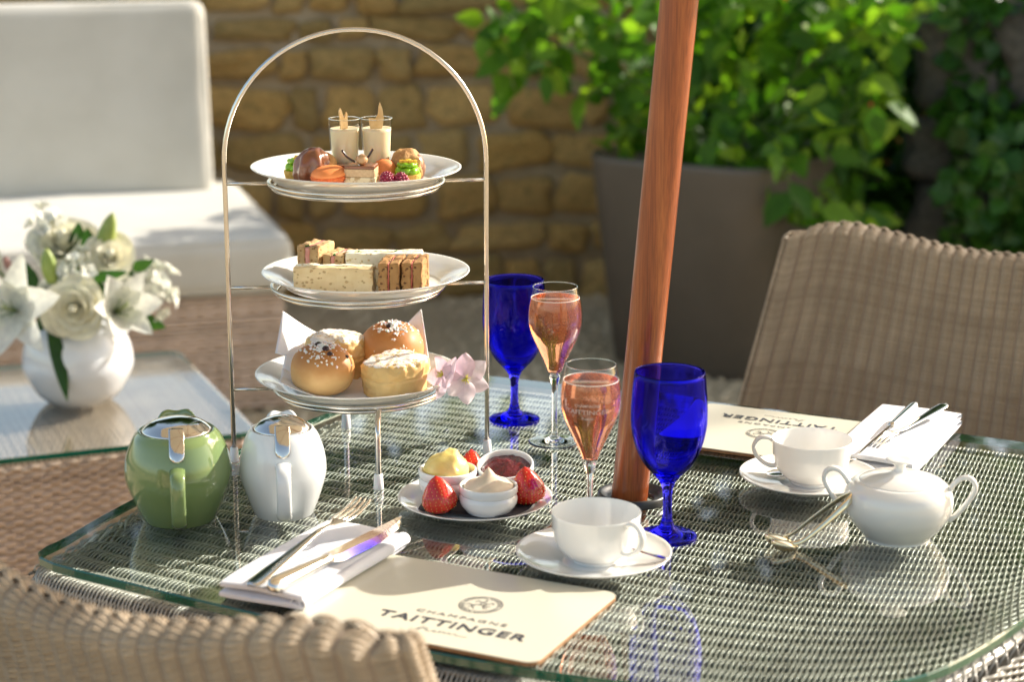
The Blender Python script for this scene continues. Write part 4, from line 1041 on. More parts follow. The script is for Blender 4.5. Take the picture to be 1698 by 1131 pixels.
# posset glasses
for i, (x, lb) in enumerate([(-.1885, 'shot glass of pale cream with a forked biscuit standing in it'), (-.1525, 'shot glass of pale cream with a crescent-shaped biscuit standing in it')]):
    t = cake('shot_glass', lb, 'shot glass', (x, .128+.004*i, Z0), 0, 'shot glasses of set cream')
    go_ = [(.0132, .0005), (.0142, .002), (.0150, .015), (.0172, .0535), (.0174, .0705)]
    obj('glass', lathe('glass', smooth_prof([(0, 0), (.0128, 0)]+go_, 3), 48), clear_thin, t)
    obj('rim', tube('rim', torus_pts(.0174, .0705, 48), .0006, 6, closed=True), clear_solid, t)
    obj('glass_base', lathe('glass_base', [(0, .001), (.0125, .001), (.0134, .004), (.0128, .010), (0, .0125)], 40), clear_solid, t)
    cp = smooth_prof([(0, .0115), (.005, .0120), (.0105, .0155), (.0140, .023), (.0152, .038), (.0163, .0598)], 4)+[(.0150, .0592), (0, .0592)]
    obj('cream', lathe('cream', cp, 48), posset, t)
    if i == 0: ol = [(-.004, 0), (-.0045, .012), (-.0052, .024), (-.0035, .0275), (-.0018, .024), (.0003, .0155), (.0022, .018), (.0040, .0225), (.0052, .020), (.0048, .012), (.004, 0)]
    else: ol = [(-.006, 0), (-.0080, .010), (-.0085, .016), (-.0065, .0155), (-.001, .0150), (.0020, .0200), (.0030, .0285), (.0045, .0335), (.0072, .0260), (.0085, .016), (.0075, .008), (.005, 0)]
    m_ = len(ol); vs = [(a, -.0012, b) for a, b in ol]+[(a, .0012, b) for a, b in ol]
    me = mesh('biscuit', vs, [tuple(range(m_)), tuple(range(2*m_-1, m_-1, -1))]+[(k, m_+k, m_+(k+1) % m_, (k+1) % m_) for k in range(m_)], False)
    obj('biscuit', me, biscuit, t, (0, -.004, .0555), (R(-6), 0, R([32, 8][i])))
# chocolate choux bun
def cf(k, fx=0):
    def f(p, d):
        a = math.atan2(d.y, d.x); q = 1+.13*math.sin(a*6+k+p.z*40)*(1-.3*d.z)+.16*noise.noise(d*2.2+Vector((k, 0, 0)))
        return Vector((p.x*q, p.y*q, p.z*(1+.06*noise.noise(d*3+Vector((0, k, 0))))))
    return f
t = cake('chocolate_choux_bun', 'choux bun under thick rippled milk chocolate near the rim above the green teapot', 'cake', (-.222, .090, Z0+.017), 0, 'small choux buns')
obj('coating', blob('coating', (.0205, .020, .0255), .001, 60, 4, 2, flatz=-.016, fn=cf(2)), choc, t, rot=(0, R(8), 0))
obj('bun', blob('bun', (.015, .016, .020), .0018, 120, 4, 5, flatz=-.016), choux_m, t, (.0125, .008, -.001))
t = cake('choux_bun', 'craggy golden choux bun dipped in chocolate behind the green-topped tart', 'cake', (-.1185, .118, Z0+.017), 0, 'small choux buns')
obj('bun', blob('bun', (.0185, .0175, .0215), .0022, 110, 4, 7, flatz=-.016, fn=cf(5)), choux_m, t)
obj('coating', blob('coating', (.012, .016, .018), .001, 60, 3, 8, flatz=-.016), choc, t, (.0085, .004, -.002))
# orange macaron
def macaron(lb, loc, rot, s=1):
    t = cake('macaron', lb, 'macaron', loc, 0, 'orange macarons', rot)
    dome = smooth_prof([(0, .0150), (.008, .0147), (.014, .0132), (.0188, .0102), (.0202, .0078), (.0195, .0068), (0, .0066)], 4)
    obj('shell', lathe('shell', dome, 56), maca_m, t, sc=s)
    fr_ = MB(); vs, fs = lathe_vf(smooth_prof([(.019, .0068), (.0208, .0055), (.0212, .0035), (.0200, .0020), (.0185, .0018)], 3), 90)
    vs = [Vector(v)*(1) + Vector((v[0], v[1], 0))*(.12*noise.noise(Vector(v)*520)) for v in vs]; fr_.add(vs, fs)
    obj('frill', fr_.me('frill'), maca_f, t, sc=s)
    obj('filling', lathe('filling', [(0, .002), (.0185, .002), (.019, .0005), (.0185, -.001), (0, -.001)], 48), maca_f, t, sc=s)
    obj('shell', lathe('shell', smooth_prof([(.0185, -.001), (.0200, -.0025), (.019, -.005), (.014, -.0072), (0, -.008)], 3), 56), maca_m, t, sc=s)
macaron('orange macaron lying flat beside the chocolate choux bun', (-.201, .060, Z0+.0105), (R(8), R(-3), 0), .97)
macaron('orange macaron half hidden behind the hazelnut slice and raspberries', (-.143, .098, Z0+.015), (R(80), 0, R(15)), .62)
# hazelnut slice
def slice_(lb, loc, rz, topped, s=1):
    t = cake('layered_slice', lb, 'cake slice', loc, rz, 'layered coffee slices')
    w_, d_ = .0335*s, .028*s
    def rough(me, a, k):
        for v in me.vertices: v.co += Vector((noise.noise(v.co*300+Vector((k, 0, 0))), noise.noise(v.co*300+Vector((0, k, 0))), 0))*a
        return me
    def gb(n_, z0, z1, a, k):
        bm = box_bm(w_, d_, z1-z0, 0, 1, (0, 0, (z0+z1)/2)); bmesh.ops.subdivide_edges(bm, edges=bm.edges[:], cuts=7, use_grid_fill=True); me = from_bm(n_, bm, True); return rough(me, a, k)
    obj('sponge_layer', gb('sponge_layer', 0, .0145*s, .0006, 1), vsponge, t); obj('mousse_layer', gb('mousse_layer', .0148*s, .0235*s, .0004, 2), mousse, t)
    obj('chocolate_layer', gb('chocolate_layer', .0238*s, .0268*s, .0003, 3), choc, t)
    if topped:
        obj('hazelnut', blob('hazelnut', (.0064, .0064, .0062), .0006, 200, 3, 1), nut, t, (.0015, -.004, .0328))
        obj('chocolate_stick', tube('chocolate_stick', crv([(-.0210, -.003, .0430), (-.0150, -.003, .0352), (-.0065, -.003, .0300)], 5), .0013, 8), dchoc, t)
        obj('chocolate_stick', tube('chocolate_stick', crv([(.0135, -.002, .0445), (.0100, -.002, .0385), (.0065, -.002, .0335)], 5), .0013, 8), dchoc, t)
slice_('square layered coffee slice crowned with a hazelnut and two dark chocolate sticks', (-.1660, .064, Z0), R(-6), True)
slice_('plain layered slice tucked behind the macaron under the posset glasses', (-.189, .097, Z0), R(8), False, .85)
# raspberries
def raspberry(lb, loc, rot, s):
    t = cake('raspberry', lb, 'raspberry', loc, 0, 'sugared raspberries', rot); ic = bmesh.new(); bmesh.ops.create_icosphere(ic, subdivisions=2, radius=1); iv_ = [v.co[:] for v in ic.verts]; if_ = [tuple(v.index for v in f.verts) for f in ic.faces]; ic.free()
    b = MB(); rs = random.Random(int(s*1000)); sg_ = MB()
    for j, (r_, z, c_) in enumerate([(.0055, .000, 12), (.0064, .003, 13), (.0060, .006, 12), (.0046, .0088, 9), (.0024, .0108, 5), (0, .0118, 1)]):
        for k in range(c_):
            a = 2*PI*(k+.5*(j % 2))/c_; p = Vector((r_*math.cos(a), r_*math.sin(a), z)); b.add(iv_, if_, Matrix.Translation(p) @ Matrix.Scale(.00185, 4))
            if rs.random() < .35: sg_.add([(0, 0, .0006), (.0006, 0, 0), (0, .0006, 0), (-.0004, -.0004, 0)], [(0, 1, 2), (0, 2, 3), (0, 3, 1), (1, 3, 2)], Matrix.Translation(p*1.17+Vector((0, 0, .0003))))
    obj('drupelets', b.me('drupelets'), rasp_m, t, sc=s); obj('sugar', sg_.me('sugar'), frz, t, sc=s, kind='stuff')
raspberry('raspberry lying open end outward next to the layered slice', (-.1385, .052, Z0+.0115), (R(62), 0, R(20)), 1.05)
raspberry('sugar-dusted raspberry standing before the green-topped tart', (-.1220, .052, Z0+.0045), (R(6), 0, 0), 1.2)
# green topped tarts
def tart(lb, loc, rz):
    t = cake('green_tart', lb, 'tart', loc, rz, 'little green-topped tarts')
    vs, fs = lathe_vf(smooth_prof([(0, 0), (.0115, 0), (.0125, .001), (.0150, .010), (.0152, .0125), (.0140, .0135), (0, .0132)], 3), 64)
    vs = [Vector((v[0]*(1+.02*math.cos(16*math.atan2(v[1], v[0]))), v[1]*(1+.02*math.cos(16*math.atan2(v[1], v[0]))), v[2])) for v in vs]
    obj('tart_case', mesh('tart_case', vs, fs), sponge, t)
    b = MB()
    for z, rr_, nn in [(.0165, .0098, 7), (.0235, .0085, 6)]:
        pts = [(rr_*(1+.10*math.cos(nn*a))*math.cos(a)*(1.0), rr_*(1+.10*math.cos(nn*a))*math.sin(a), z+.0006*math.sin(nn*a)) for a in [2*PI*k/60 for k in range(60)]]
        b.add(*tube_vf(pts, .0042 if z < .02 else .0026, 12, closed=True)); b.add(*lathe_vf([(0, z+.0025), (rr_, z+.0022), (rr_, z-.002), (0, z-.002)], 24))
    obj('piped_cream', b.me('piped_cream'), green_c, t)
    for (x, y, zz, a) in [(-.0062, -.003, .0275, .3), (-.0015, -.0045, .0277, 0), (.0035, -.0040, .0274, .2), (.0080, -.002, .0272, .5), (.001, .002, .0278, .7)]:
        obj('mango_cube', box('mango_cube', .0048, .0044, .0036, .0005, 2), mango, t, (x, y, zz), (0, 0, a))
tart('green-topped tart with yellow fruit cubes in front of the craggy choux bun', (-.1165, .088, Z0), 0)
tart('green-topped tart with yellow fruit cubes mostly hidden behind the chocolate bun', (-.2415, .118, Z0), 1)

# ================================================================== SANDWICHES (middle tier)
Z1 = PZ[1]
def bread(name, c1, c2, holes, hc):
    m = mat(name, c1, .85, sss=.08, ssss=.003); v = coords(m); n = noisen(m, v, 60, 4)
    c = ramp(m, n, [(.35, c1), (.65, c2)])
    vo = N(m, 'ShaderNodeTexVoronoi'); vo.inputs['Scale'].default_value = holes; vo.inputs['Randomness'].default_value = 1
    wv_ = N(m, 'ShaderNodeMapping'); wv_.inputs['Scale'].default_value = (1, 1, 1.3); L(m, v, wv_.inputs[0]); L(m, wv_.outputs[0], vo.inputs['Vector'])
    n3 = noisen(m, v, holes*.7, 2)
    h = ramp(m, mathn(m, 'ADD', vo.outputs['Distance'], mathn(m, 'MULTIPLY', n3, .8)), [(.60, (0, 0, 0)), (.68, (1, 1, 1))])
    L(m, mixc(m, h, hc, c), bsdf(m).inputs['Base Color']); n2 = noisen(m, v, 700, 3)
    hh = mathn(m, 'ADD', h, mathn(m, 'MULTIPLY', n2, .5)); L(m, bump(m, hh, .7, .0009), bsdf(m).inputs['Normal']); return m
white_bread = bread('white_bread', (.68, .50, .26), (.75, .59, .34), 160, (.50, .34, .16))
white_crumb = bread('white_crumb', (.82, .74, .54), (.86, .80, .64), 200, (.66, .52, .28))
brown_bread = bread('brown_bread', (.30, .155, .05), (.43, .24, .09), 170, (.12, .05, .015))
brown_crumb = bread('seeded_crumb', (.46, .28, .12), (.60, .42, .21), 200, (.24, .12, .04))
egg_m = noisy('egg_filling', (.80, .62, .18), (.85, .74, .38), 200, .6, .8, .001, 400)
ham_m = noisy('pink_ham', (.62, .22, .17), (.72, .33, .26), 90, .4, .3, .0005, 300)
salmon_m = mat('sliced_ham', (.62, .16, .12), .35, sss=.1, ssss=.002)
chive_m = mat('chopped_chive', (.05, .16, .02), .5)
def slab_grid(n_, sx, sy, sz, amp, k, cuts=10, bend=0, pos=(0, 0, 0)):
    bm = box_bm(sx, sy, sz, .0013, 2); 
    me = None
    bmesh.ops.subdivide_edges(bm, edges=[e for e in bm.edges if e.calc_length() > .006], cuts=cuts, use_grid_fill=True)
    for v in bm.verts:
        p = v.co.copy()
        v.co += Vector((noise.noise(p*160+Vector((k, 0, 0))), noise.noise(p*160+Vector((0, k, 0))), noise.noise(p*160+Vector((0, 0, k)))))*amp
        v.co.y += bend*(2*p.x/sx)**2; v.co += Vector(pos)
    return from_bm(n_, bm, True)
def sandwich(lb, loc, rz, w_, h_, sl, fil, slm, filler, extra=None, bend=0, rot=None, slm2=None):
    "upright finger sandwich: slices stand side by side (thickness along y)"
    t = cake('finger_sandwich', lb, 'sandwich', loc, rz, 'finger sandwiches on the middle plate', rot)
    y = 0; k = 1
    for (kind, th) in sl:
        if kind == 'b': obj('bread_slice', slab_grid('bread_slice', w_, th, h_, .0016, k*3.1, 12, bend, (0, y+th/2, h_/2)), slm if (k == 1 or slm2 is None) else slm2, t)
        else: obj('filling', slab_grid('filling', w_*.99, th, h_*.97, .0012, k*5.7, 12, bend, (0, y+th/2, h_*.495)), filler, t)
        y += th+.0002; k += 1
    if extra: extra(t, y)
    return t
def chives(t, spots):
    for (x, y, z, a) in spots: obj('chive', tube('chive', [(0, 0, 0), (.0035*math.cos(a), .0035*math.sin(a), .0003)], .0009, 7), chive_m, t, (x, y, z))
sandwich('long white-bread finger sandwich with egg filling lying across the front of the middle plate', (-.2005, .085, Z1), R(-4), .090, .0295, [('b', .011), ('f', .0022), ('b', .011)], 0, white_bread, egg_m, None, -.003, None, white_crumb)
sandwich('white finger sandwich with chive and egg filling at the back of the middle plate', (-.146, .128, Z1), R(2), .088, .0375, [('b', .0105), ('f', .0020), ('b', .0105)], 0, white_crumb, egg_m, lambda t, y: chives(t, [(-.012, .011, .0372, .2), (.012, .012, .0374, .8), (-.03, .012, .0372, 1.2)]))
def bs(lb, x, y, rz): sandwich(lb, (x, y, Z1), rz, .050, .0375, [('b', .0105), ('f', .0017), ('b', .0105)], 0, brown_bread, salmon_m)
bs('brown-bread finger sandwich with a pink ham stripe, directly against the long white one', -.1465, .0985, R(-97))
bs('brown-bread finger sandwich showing a pink ham stripe, nearer the empty side of the plate', -.1205, .1015, R(-97))
sandwich('seeded brown finger sandwich leaning up at the back, pink ham and chives in it', (-.214, .152, Z1), R(70), .046, .044, [('b', .010), ('f', .006), ('b', .010)], 0, brown_crumb, ham_m, lambda t, y: chives(t, [(-.02, .012, .0442, .8), (-.019, .014, .044, 2)]))
sandwich('lower seeded brown finger sandwich with ham between the tall one and the white one', (-.186, .150, Z1), R(72), .046, .0345, [('b', .010), ('f', .005), ('b', .010)], 0, brown_crumb, ham_m, lambda t, y: chives(t, [(-.019, .012, .0346, .3), (-.02, .010, .0344, 1.6)]))

# ================================================================== BUNS AND SCONES (lowest tier)
Z2 = PZ[2]
def nap(a, b):
    x = (a-.5)*.178; y = (b-.5)*.150; r = math.hypot(x/.085, y/.075)
    z = .0035+.020*max(0, r-.75)**1.3
    z += .0016*math.sin(x*70+y*30)*min(1, r)+.001*math.sin(y*110)
    z += .056*max(0, 1-a/.55)**.75*max(0, (b-.3)/.7)**.9
    z += .056*max(0, (a-.5)/.5)**.9*max(0, (b-.4)/.6)**.9
    if a < .25 and b < .4: z += .014*((.25-a)/.25)
    return (x*(1-.10*(z/.05))+(-.012 if a < .3 and b > .6 else 0)*(.3-a)/.3, y, z)
o = obj('paper_napkin', sheet('paper_napkin', nap, 60, 50, .0007), napkin_p, None, (SX-.004, SY+.000, Z2-.0006), (0, 0, R(3))); tag(o, 'white paper napkin with raised corners lining the lowest cake plate', 'napkin')
ZB = Z2+.0045
def bun_mat(name, top, side, pale):
    m = mat(name, side, .58, sss=.08, ssss=.004, coat=.06, coatr=.3); v = coords(m); s_ = N(m, 'ShaderNodeSeparateXYZ'); L(m, v, s_.inputs[0])
    n = noisen(m, v, 45, 4); f = mathn(m, 'ADD', mathn(m, 'MULTIPLY', s_.outputs[2], 22), mathn(m, 'MULTIPLY', n, .6))
    L(m, ramp(m, f, [(.05, pale), (.45, side), (.95, top)]), bsdf(m).inputs['Base Color']); L(m, bump(m, noisen(m, v, 300, 4), .3, .0006), bsdf(m).inputs['Normal']); return m
bun_m = bun_mat('glazed_bun_crust', (.42, .15, .03), (.56, .27, .08), (.70, .45, .19))
scone_m = bun_mat('scone_crumb', (.72, .50, .20), (.68, .48, .22), (.66, .42, .16))
pearl = mat('pearl_sugar', (.85, .80, .76), .35, sss=.3, ssss=.002)
raisin_m = noisy('raisin', (.018, .006, .01), (.04, .012, .016), 200, .35, .9, .001, 500)
def dust_mat(name, base, amount):
    m = bun_mat(name, *base); nt = m.node_tree; b = bsdf(m); col = b.inputs['Base Color'].links[0].from_socket
    g_ = N(m, 'ShaderNodeNewGeometry'); tc = N(m, 'ShaderNodeTexCoord'); s_ = N(m, 'ShaderNodeSeparateXYZ'); L(m, tc.outputs['Normal'], s_.inputs[0])
    v = coords(m); n = noisen(m, v, 420, 3); n_b = noisen(m, v, 60, 3)
    so = N(m, 'ShaderNodeSeparateXYZ'); L(m, v, so.inputs[0]); f = mathn(m, 'ADD', mathn(m, 'MULTIPLY', s_.outputs[2], amount), mathn(m, 'MULTIPLY', mathn(m, 'ADD', n, n_b), .63))
    f = mathn(m, 'MULTIPLY', f, mathn(m, 'MULTIPLY', mathn(m, 'SUBTRACT', so.outputs[2], .022, True), 150, True))
    L(m, mixc(m, ramp(m, f, [(1.08, (0, 0, 0)), (1.25, (1, 1, 1))] if False else [(1.0, (0, 0, 0)), (1.06, (1, 1, 1))] if False else [(.97, (0, 0, 0)), (1.0, (.9, .9, .9))]), col, (.84, .80, .76)), b.inputs['Base Color']); return m
scone_d = dust_mat('dusted_scone', ((.70, .46, .17), (.70, .48, .20), (.62, .36, .11)), .42)
def sugar_nibs(rs, n, rx, rz_, zmin, bias=1.6, off=(0, 0)):
    b = MB(); vs0 = [(1, 0, .2), (.2, 1, -.1), (-.9, .3, 0), (-.3, -1, .1), (0, .1, .9), (.1, 0, -.8)]; fs0 = [(0, 1, 4), (1, 2, 4), (2, 3, 4), (3, 0, 4), (1, 0, 5), (2, 1, 5), (3, 2, 5), (0, 3, 5)]
    for k in range(n):
        a = rs.uniform(0, 2*PI); th = abs(rs.gauss(0, .55)); th = min(th, 1.35)
        d = Vector((math.sin(th)*math.cos(a)+off[0], math.sin(th)*math.sin(a)+off[1], math.cos(th))).normalized(); p = Vector((d.x*rx, d.y*rx, d.z*rz_))
        b.add(vs0, fs0, Matrix.Translation(p) @ Matrix.Rotation(rs.uniform(0, 6), 4, (rs.random(), rs.random(), rs.random()+.1)) @ Matrix.Scale(rs.uniform(.0015, .0031), 4))
    return b
def bun(lb, loc, rx, rz_, seed, raisins):
    t = cake('sugared_bun', lb, 'bun', loc, 0, 'glazed buns with pearl sugar'); rs = random.Random(seed)
    obj('crust', blob('crust', (rx, rx*.97, rz_), .0012, 40, 5, seed, sq=1.12, flatz=-rz_*.86), bun_m, t)
    obj('pearl_sugar', sugar_nibs(rs, 165, rx*1.0, rz_*1.02, 0, off=(.05, -.25)).me('pearl_sugar', False), pearl, t, kind='stuff')
    for (a, th, s_) in raisins:
        d = Vector((math.sin(th)*math.cos(a), math.sin(th)*math.sin(a), math.cos(th))); obj('raisin', blob('raisin', (.0042*s_, .0032*s_, .0026*s_), .001, 300, 3, int(a*10)), raisin_m, t, Vector((d.x*rx, d.y*rx, d.z*rz_))*1.01, (0, 0, a))
def scone(lb, loc, r, h, seed, rot=(0, 0, 0), raisins=()):
    t = cake('scone', lb, 'scone', loc, 0, 'scones dusted with icing sugar', rot)
    vs, fs = lathe_vf(smooth_prof([(0, 0), (r*.90, .000), (r*.97, .003), (r*1.0, h*.35), (r*1.02, h*.50), (r*.99, h*.56), (r*1.01, h*.66), (r*.98, h*.86), (r*.88, h*.97), (r*.5, h*1.01), (0, h)], 6), 96)
    o_ = []
    for v_ in vs:
        v_ = Vector(v_); k = math.hypot(v_.x, v_.y)/r
        nn = noise.noise(v_*55+Vector((seed, 0, 0)))*.0028+noise.noise(v_*150+Vector((0, seed, 0)))*.0018+noise.noise(v_*420)*.0008
        o_.append(v_+Vector((v_.x, v_.y, 0)).normalized()*nn*min(1, k)+Vector((0, 0, nn*.8*(1 if v_.z > h*.3 else 0)+.0022*v_.x/r*(v_.z/h))))
    me = mesh('crumb', o_, fs); bm = bmesh.new(); bm.from_mesh(me); bmesh.ops.remove_doubles(bm, verts=bm.verts[:], dist=1e-5); bmesh.ops.recalc_face_normals(bm, faces=bm.faces[:]); bm.to_mesh(me); bm.free(); me.polygons.foreach_set('use_smooth', [True]*len(me.polygons))
    obj('crumb', me, scone_d, t)
    for (x, y, z, s_) in raisins: obj('raisin', blob('raisin', (.0042*s_, .0032*s_, .0028*s_), .001, 300, 3, 3), raisin_m, t, (x, y, z))
bun('round glazed bun in front, pearl sugar and three raisins on top', (-.2155, .088, ZB+.0265), .0362, .0300, 3, [(-1.2, .42, 1.35), (-1.1, .68, 1.1), (-2.3, .12, 1.2), (-.35, .95, .8)])
bun('round glazed bun behind the front scone, pearl sugar and one raisin on top', (-.1405, .165, ZB+.0300), .0375, .0335, 6, [(-1.75, .30, 1.2)])
scone('scone dusted with icing sugar at the front beside the round bun', (-.1330, .093, ZB), .0375, .0400, 2, (R(3), R(0), 0))
scone('scone dusted with icing sugar behind the front bun', (-.2080, .158, ZB), .0365, .0500, 5, (R(2), R(4), .5))

# ================================================================== CLEMATIS ON THE STAND
def petal_me(name, l, w, curl, cup=.3, n=8, m=4, notch=0, twist=0, wave=.0, point=1.0):
    def P(a, b):
        t = a; g_ = (b-.5)*2; ww = w*.5*(math.sin(PI*min(t**.85, 1)))**.75*(1-.0*t) if 0 < t < 1 else 0
        ww = max(ww, w*.06*(1-t)); y = t*l; z = -curl*l*t**2.2+cup*w*.5*g_*g_*math.sin(PI*t)+wave*math.sin(t*9+g_*2)*abs(g_)
        return (g_*ww, y, z)
    return sheet(name, P, n, m)
def clematis(lb, loc, rot, s, seed):
    t = thing('clematis_flower', lb, 'flower', loc, 0, 'pale pink clematis flowers', rot); rs = random.Random(seed)
    pm_ = petal_me('petal', .0315, .0245, -.12, -.25, 10, 6, wave=.0012)
    for k in range(6 if seed == 1 else 5):
        o = obj('petal', pm_, None if pm_.materials else petal_p, t, (0, 0, 0)); o.matrix_local = Matrix.Rotation(2*PI*k/(6 if seed == 1 else 5)+rs.uniform(-.12, .12), 4, 'Z') @ Matrix.Rotation(rs.uniform(-.25, .15), 4, 'X') @ Matrix.Scale(s*rs.uniform(.92, 1.05), 4)
    b = MB()
    for k in range(34):
        a = rs.uniform(0, 2*PI); r_ = rs.uniform(.001, .0060); b.add(*tube_vf([(r_*.2*math.cos(a), r_*.2*math.sin(a), 0), (r_*math.cos(a), r_*math.sin(a), rs.uniform(.003, .006))], .00032, 4))
    obj('stamens', b.me('stamens'), mat('yellow_stamen', (.70, .66, .12), .5) if 'yellow_stamen' not in MATS else MATS['yellow_stamen'], t)
clematis('pale pink six-petalled clematis facing the camera beside the cake stand wire', (-.052, .060, Z2+.0270), (R(74), R(-4), R(14)), .95, 1)
clematis('pale pink clematis seen side-on, drooping over the rim of the lowest plate', (-.078, .066, Z2+.0300), (R(60), R(-38), R(-40)), .90, 2)
o = obj('clematis_tendril', tube('clematis_tendril', crv([(-.054, .066, Z2+.025), (-.066, .068, Z2+.021), (-.080, .075, Z2+.020), (-.092, .090, Z2+.012)], 5), .0011, 7), stem_g); tag(o, 'thin twisted clematis stem between the two flowers and the paper napkin', 'tendril')

# ================================================================== FLOWERS IN THE VASE
VX, VY = -.775, 1.344
vz = thing('vase', 'round glossy white vase on the glass coffee table', 'vase', (VX, VY, .45))
vp = smooth_prof([(0, .004), (.040, .003), (.045, 0), (.052, .001), (.076, .022), (.0955, .060), (.0975, .085), (.090, .115), (.072, .142), (.052, .156), (.047, .160), (.044, .158), (.050, .152), (.070, .138), (.088, .11), (.094, .08), (.07, .02), (0, .01)], 5)
obj('body', lathe('body', vp, 72), vase_glaze, vz)
def V3(px, py, dy=0):
    "point of the bouquet from offsets (metres right of / above the vase foot, depth)"
    return Vector((VX+px, VY+dy, .45+py))
def aim(loc, d, s=1, roll=0): 
    d = Vector(d).normalized(); return Matrix.Translation(loc) @ d.to_track_quat('Z', 'Y').to_matrix().to_4x4() @ Matrix.Rotation(roll, 4, 'Z') @ Matrix.Scale(s, 4)
neck = Vector((VX, VY, .45+.155))
def stalk(t, loc, r=.0022): 
    M_ = t.matrix_world.inverted() if False else None
def lily(lb, loc, d, s, roll=0, openness=1.0):
    t = thing('white_lily', lb, 'lily', loc, 0, 'white lilies'); Mx = aim((0, 0, 0), d, 1, roll)
    pm1 = petal_me('petal', .100*s, .042*s, .34*openness, .35, 12, 6, wave=.001); pm2 = petal_me('petal', .095*s, .058*s, .36*openness, .5, 12, 6, wave=.002)
    for k in range(6):
        pmx = pm1 if k % 2 else pm2
        o = obj('petal', pmx, None if pmx.materials else petal_w, t); o.matrix_local = Mx @ Matrix.Rotation(2*PI*k/6, 4, 'Z') @ Matrix.Rotation(R(52 if openness > .8 else 66), 4, 'X')
    for k in range(6):
        a = 2*PI*k/6+.3; e = Mx @ Vector((.016*math.cos(a), .016*math.sin(a), .055*s)); m_ = Mx @ Vector((.006*math.cos(a), .006*math.sin(a), .03*s))
        o = obj('stamen', tube('stamen', crv([(0, 0, 0), m_, e], 4), .0011, 6), stem_g if k else None, t)
        if k == 0: o.data.materials.append(stem_g)
    o = obj('pistil', tube('pistil', crv([(0, 0, 0), Mx @ Vector((0, 0, .035*s)), Mx @ Vector((.003, .002, .068*s))], 4), .0018, 7), bud_g, t)
    b = neck-Vector(loc); obj('stem', tube('stem', crv([(0, 0, 0), Mx @ Vector((0, 0, -.02)), b*.7+Vector((0, .01, 0)), b], 5), .003, 7), stem_g, t)
def rose(lb, loc, d, s, seed):
    t = thing('cream_rose', lb, 'rose', loc, 0, 'cream roses'); Mx = aim((0, 0, 0), d); rs = random.Random(seed); n = 26
    for k in range(n):
        f = k/(n-1); r_ = (.004+.034*f**1.1)*s; a = k*2.4; hgt = (.040-.012*f)*s; wd = (.7+.85*(1-f)) if f < .5 else .95
        flare = .10+.55*f**2
        def P(u, v_, r_=r_, hgt=hgt, wd=wd, flare=flare, f=f):
            g_ = (u-.5)*2; an = g_*wd; zz = v_*hgt*(1-.16*g_*g_)-.010*s*f; rr_ = r_*(.55+.45*math.sin(min(v_, 1)*PI/2))*(1-.8*v_**3*max(0, .25-f)/.25)+(.0025+.012*f)*s*v_**3*(1+.3*math.sin(an*3+seed)); zz -= .005*s*v_**6*(.3+f)
            return (rr_*math.cos(an), rr_*math.sin(an), zz)
        o = obj('petal', sheet('petal', P, 8, 6), petal_c, t); o.matrix_local = Mx @ Matrix.Rotation(a, 4, 'Z')
    o = obj('heart', blob('heart', (.0085*s, .0085*s, .016*s), .0012, 120, 3, seed), petal_c, t); o.matrix_local = Mx @ Matrix.Translation((0, 0, .022*s))
    o = obj('sepal_cup', blob('sepal_cup', (.018*s, .018*s, .012*s), .001, 60, 3, 1), bud_g, t); o.matrix_local = Mx @ Matrix.Translation((0, 0, -.012*s))
    b = neck-Vector(loc); obj('stem', tube('stem', crv([(0, 0, 0), Mx @ Vector((0, 0, -.03)), b], 5), .003, 7), stem_g, t)
def bud(lb, loc, d, l, w, m=None):
    t = thing('lily_bud', lb, 'flower bud', loc, 0, 'closed lily buds'); Mx = aim((0, 0, 0), d)
    vs, fs = lathe_vf(smooth_prof([(0, 0), (w*.30, l*.03), (w*.46, l*.25), (w*.5, l*.5), (w*.36, l*.78), (w*.14, l*.95), (0, l)], 4), 30)
    vs = [Mx @ Vector((v_[0]*(1+.09*math.cos(3*math.atan2(v_[1], v_[0]))), v_[1]*(1+.09*math.cos(3*math.atan2(v_[1], v_[0]))), v_[2])) for v_ in vs]
    obj('bud', mesh('bud', vs, fs), m or bud_g, t); b = neck-Vector(loc); obj('stem', tube('stem', crv([(0, 0, 0), b*.5, b], 5), .0022, 7), stem_g, t)
def blade(lb, p0, p1, w, sag=.02, face=(0, -1, .2)):
    p0 = Vector(p0); p1 = Vector(p1); d = p1-p0; l = d.length; y = d.normalized(); z_ = Vector(face); z_ = (z_-y*z_.dot(y)).normalized(); x = y.cross(z_)
    me = petal_me('leaf_blade', l, w, sag/l, -.25, 12, 4); o = obj('long_leaf', me, leaf_lily); o.matrix_world = Matrix.Translation(p0) @ Matrix((x, y, z_)).transposed().to_4x4(); tag(o, lb, 'leaf', 'long dark leaves in the bouquet')
def stock(lb, loc, d, s, seed, n=12, m=None):
    t = thing('white_stock', lb, 'flower', loc, 0, 'white stock flowers'); rs = random.Random(seed); Mx = aim((0, 0, 0), d); pmx = petal_me('floret', .022*s, .022*s, .15, .5, 5, 4, wave=.002)
    for k in range(n):
        c_ = Vector((rs.gauss(0, .018), rs.gauss(0, .018), rs.uniform(-.03, .035)))*s; a0 = rs.uniform(0, 6)
        out = (c_+Vector((0, 0, .01))).normalized()
        b = MB()
        for j in range(5): b.add([v_.co[:] for v_ in pmx.vertices], [tuple(f.vertices) for f in pmx.polygons], Matrix.Rotation(2*PI*j/5+a0, 4, 'Z') @ Matrix.Rotation(R(rs.uniform(20, 50)), 4, 'X'))
        o = obj('floret', b.me('floret'), m or petal_w, t); o.matrix_local = Mx @ aim(c_, out)
    b = neck-Vector(loc); obj('stem', tube('stem', crv([(0, 0, 0), b*.5, b], 5), .0026, 7), stem_g, t)
lily('large open white lily at the front left of the bouquet, overhanging the vase', V3(-.080, .185, -.085), (-.10, -1, .30), 1.15, .78)
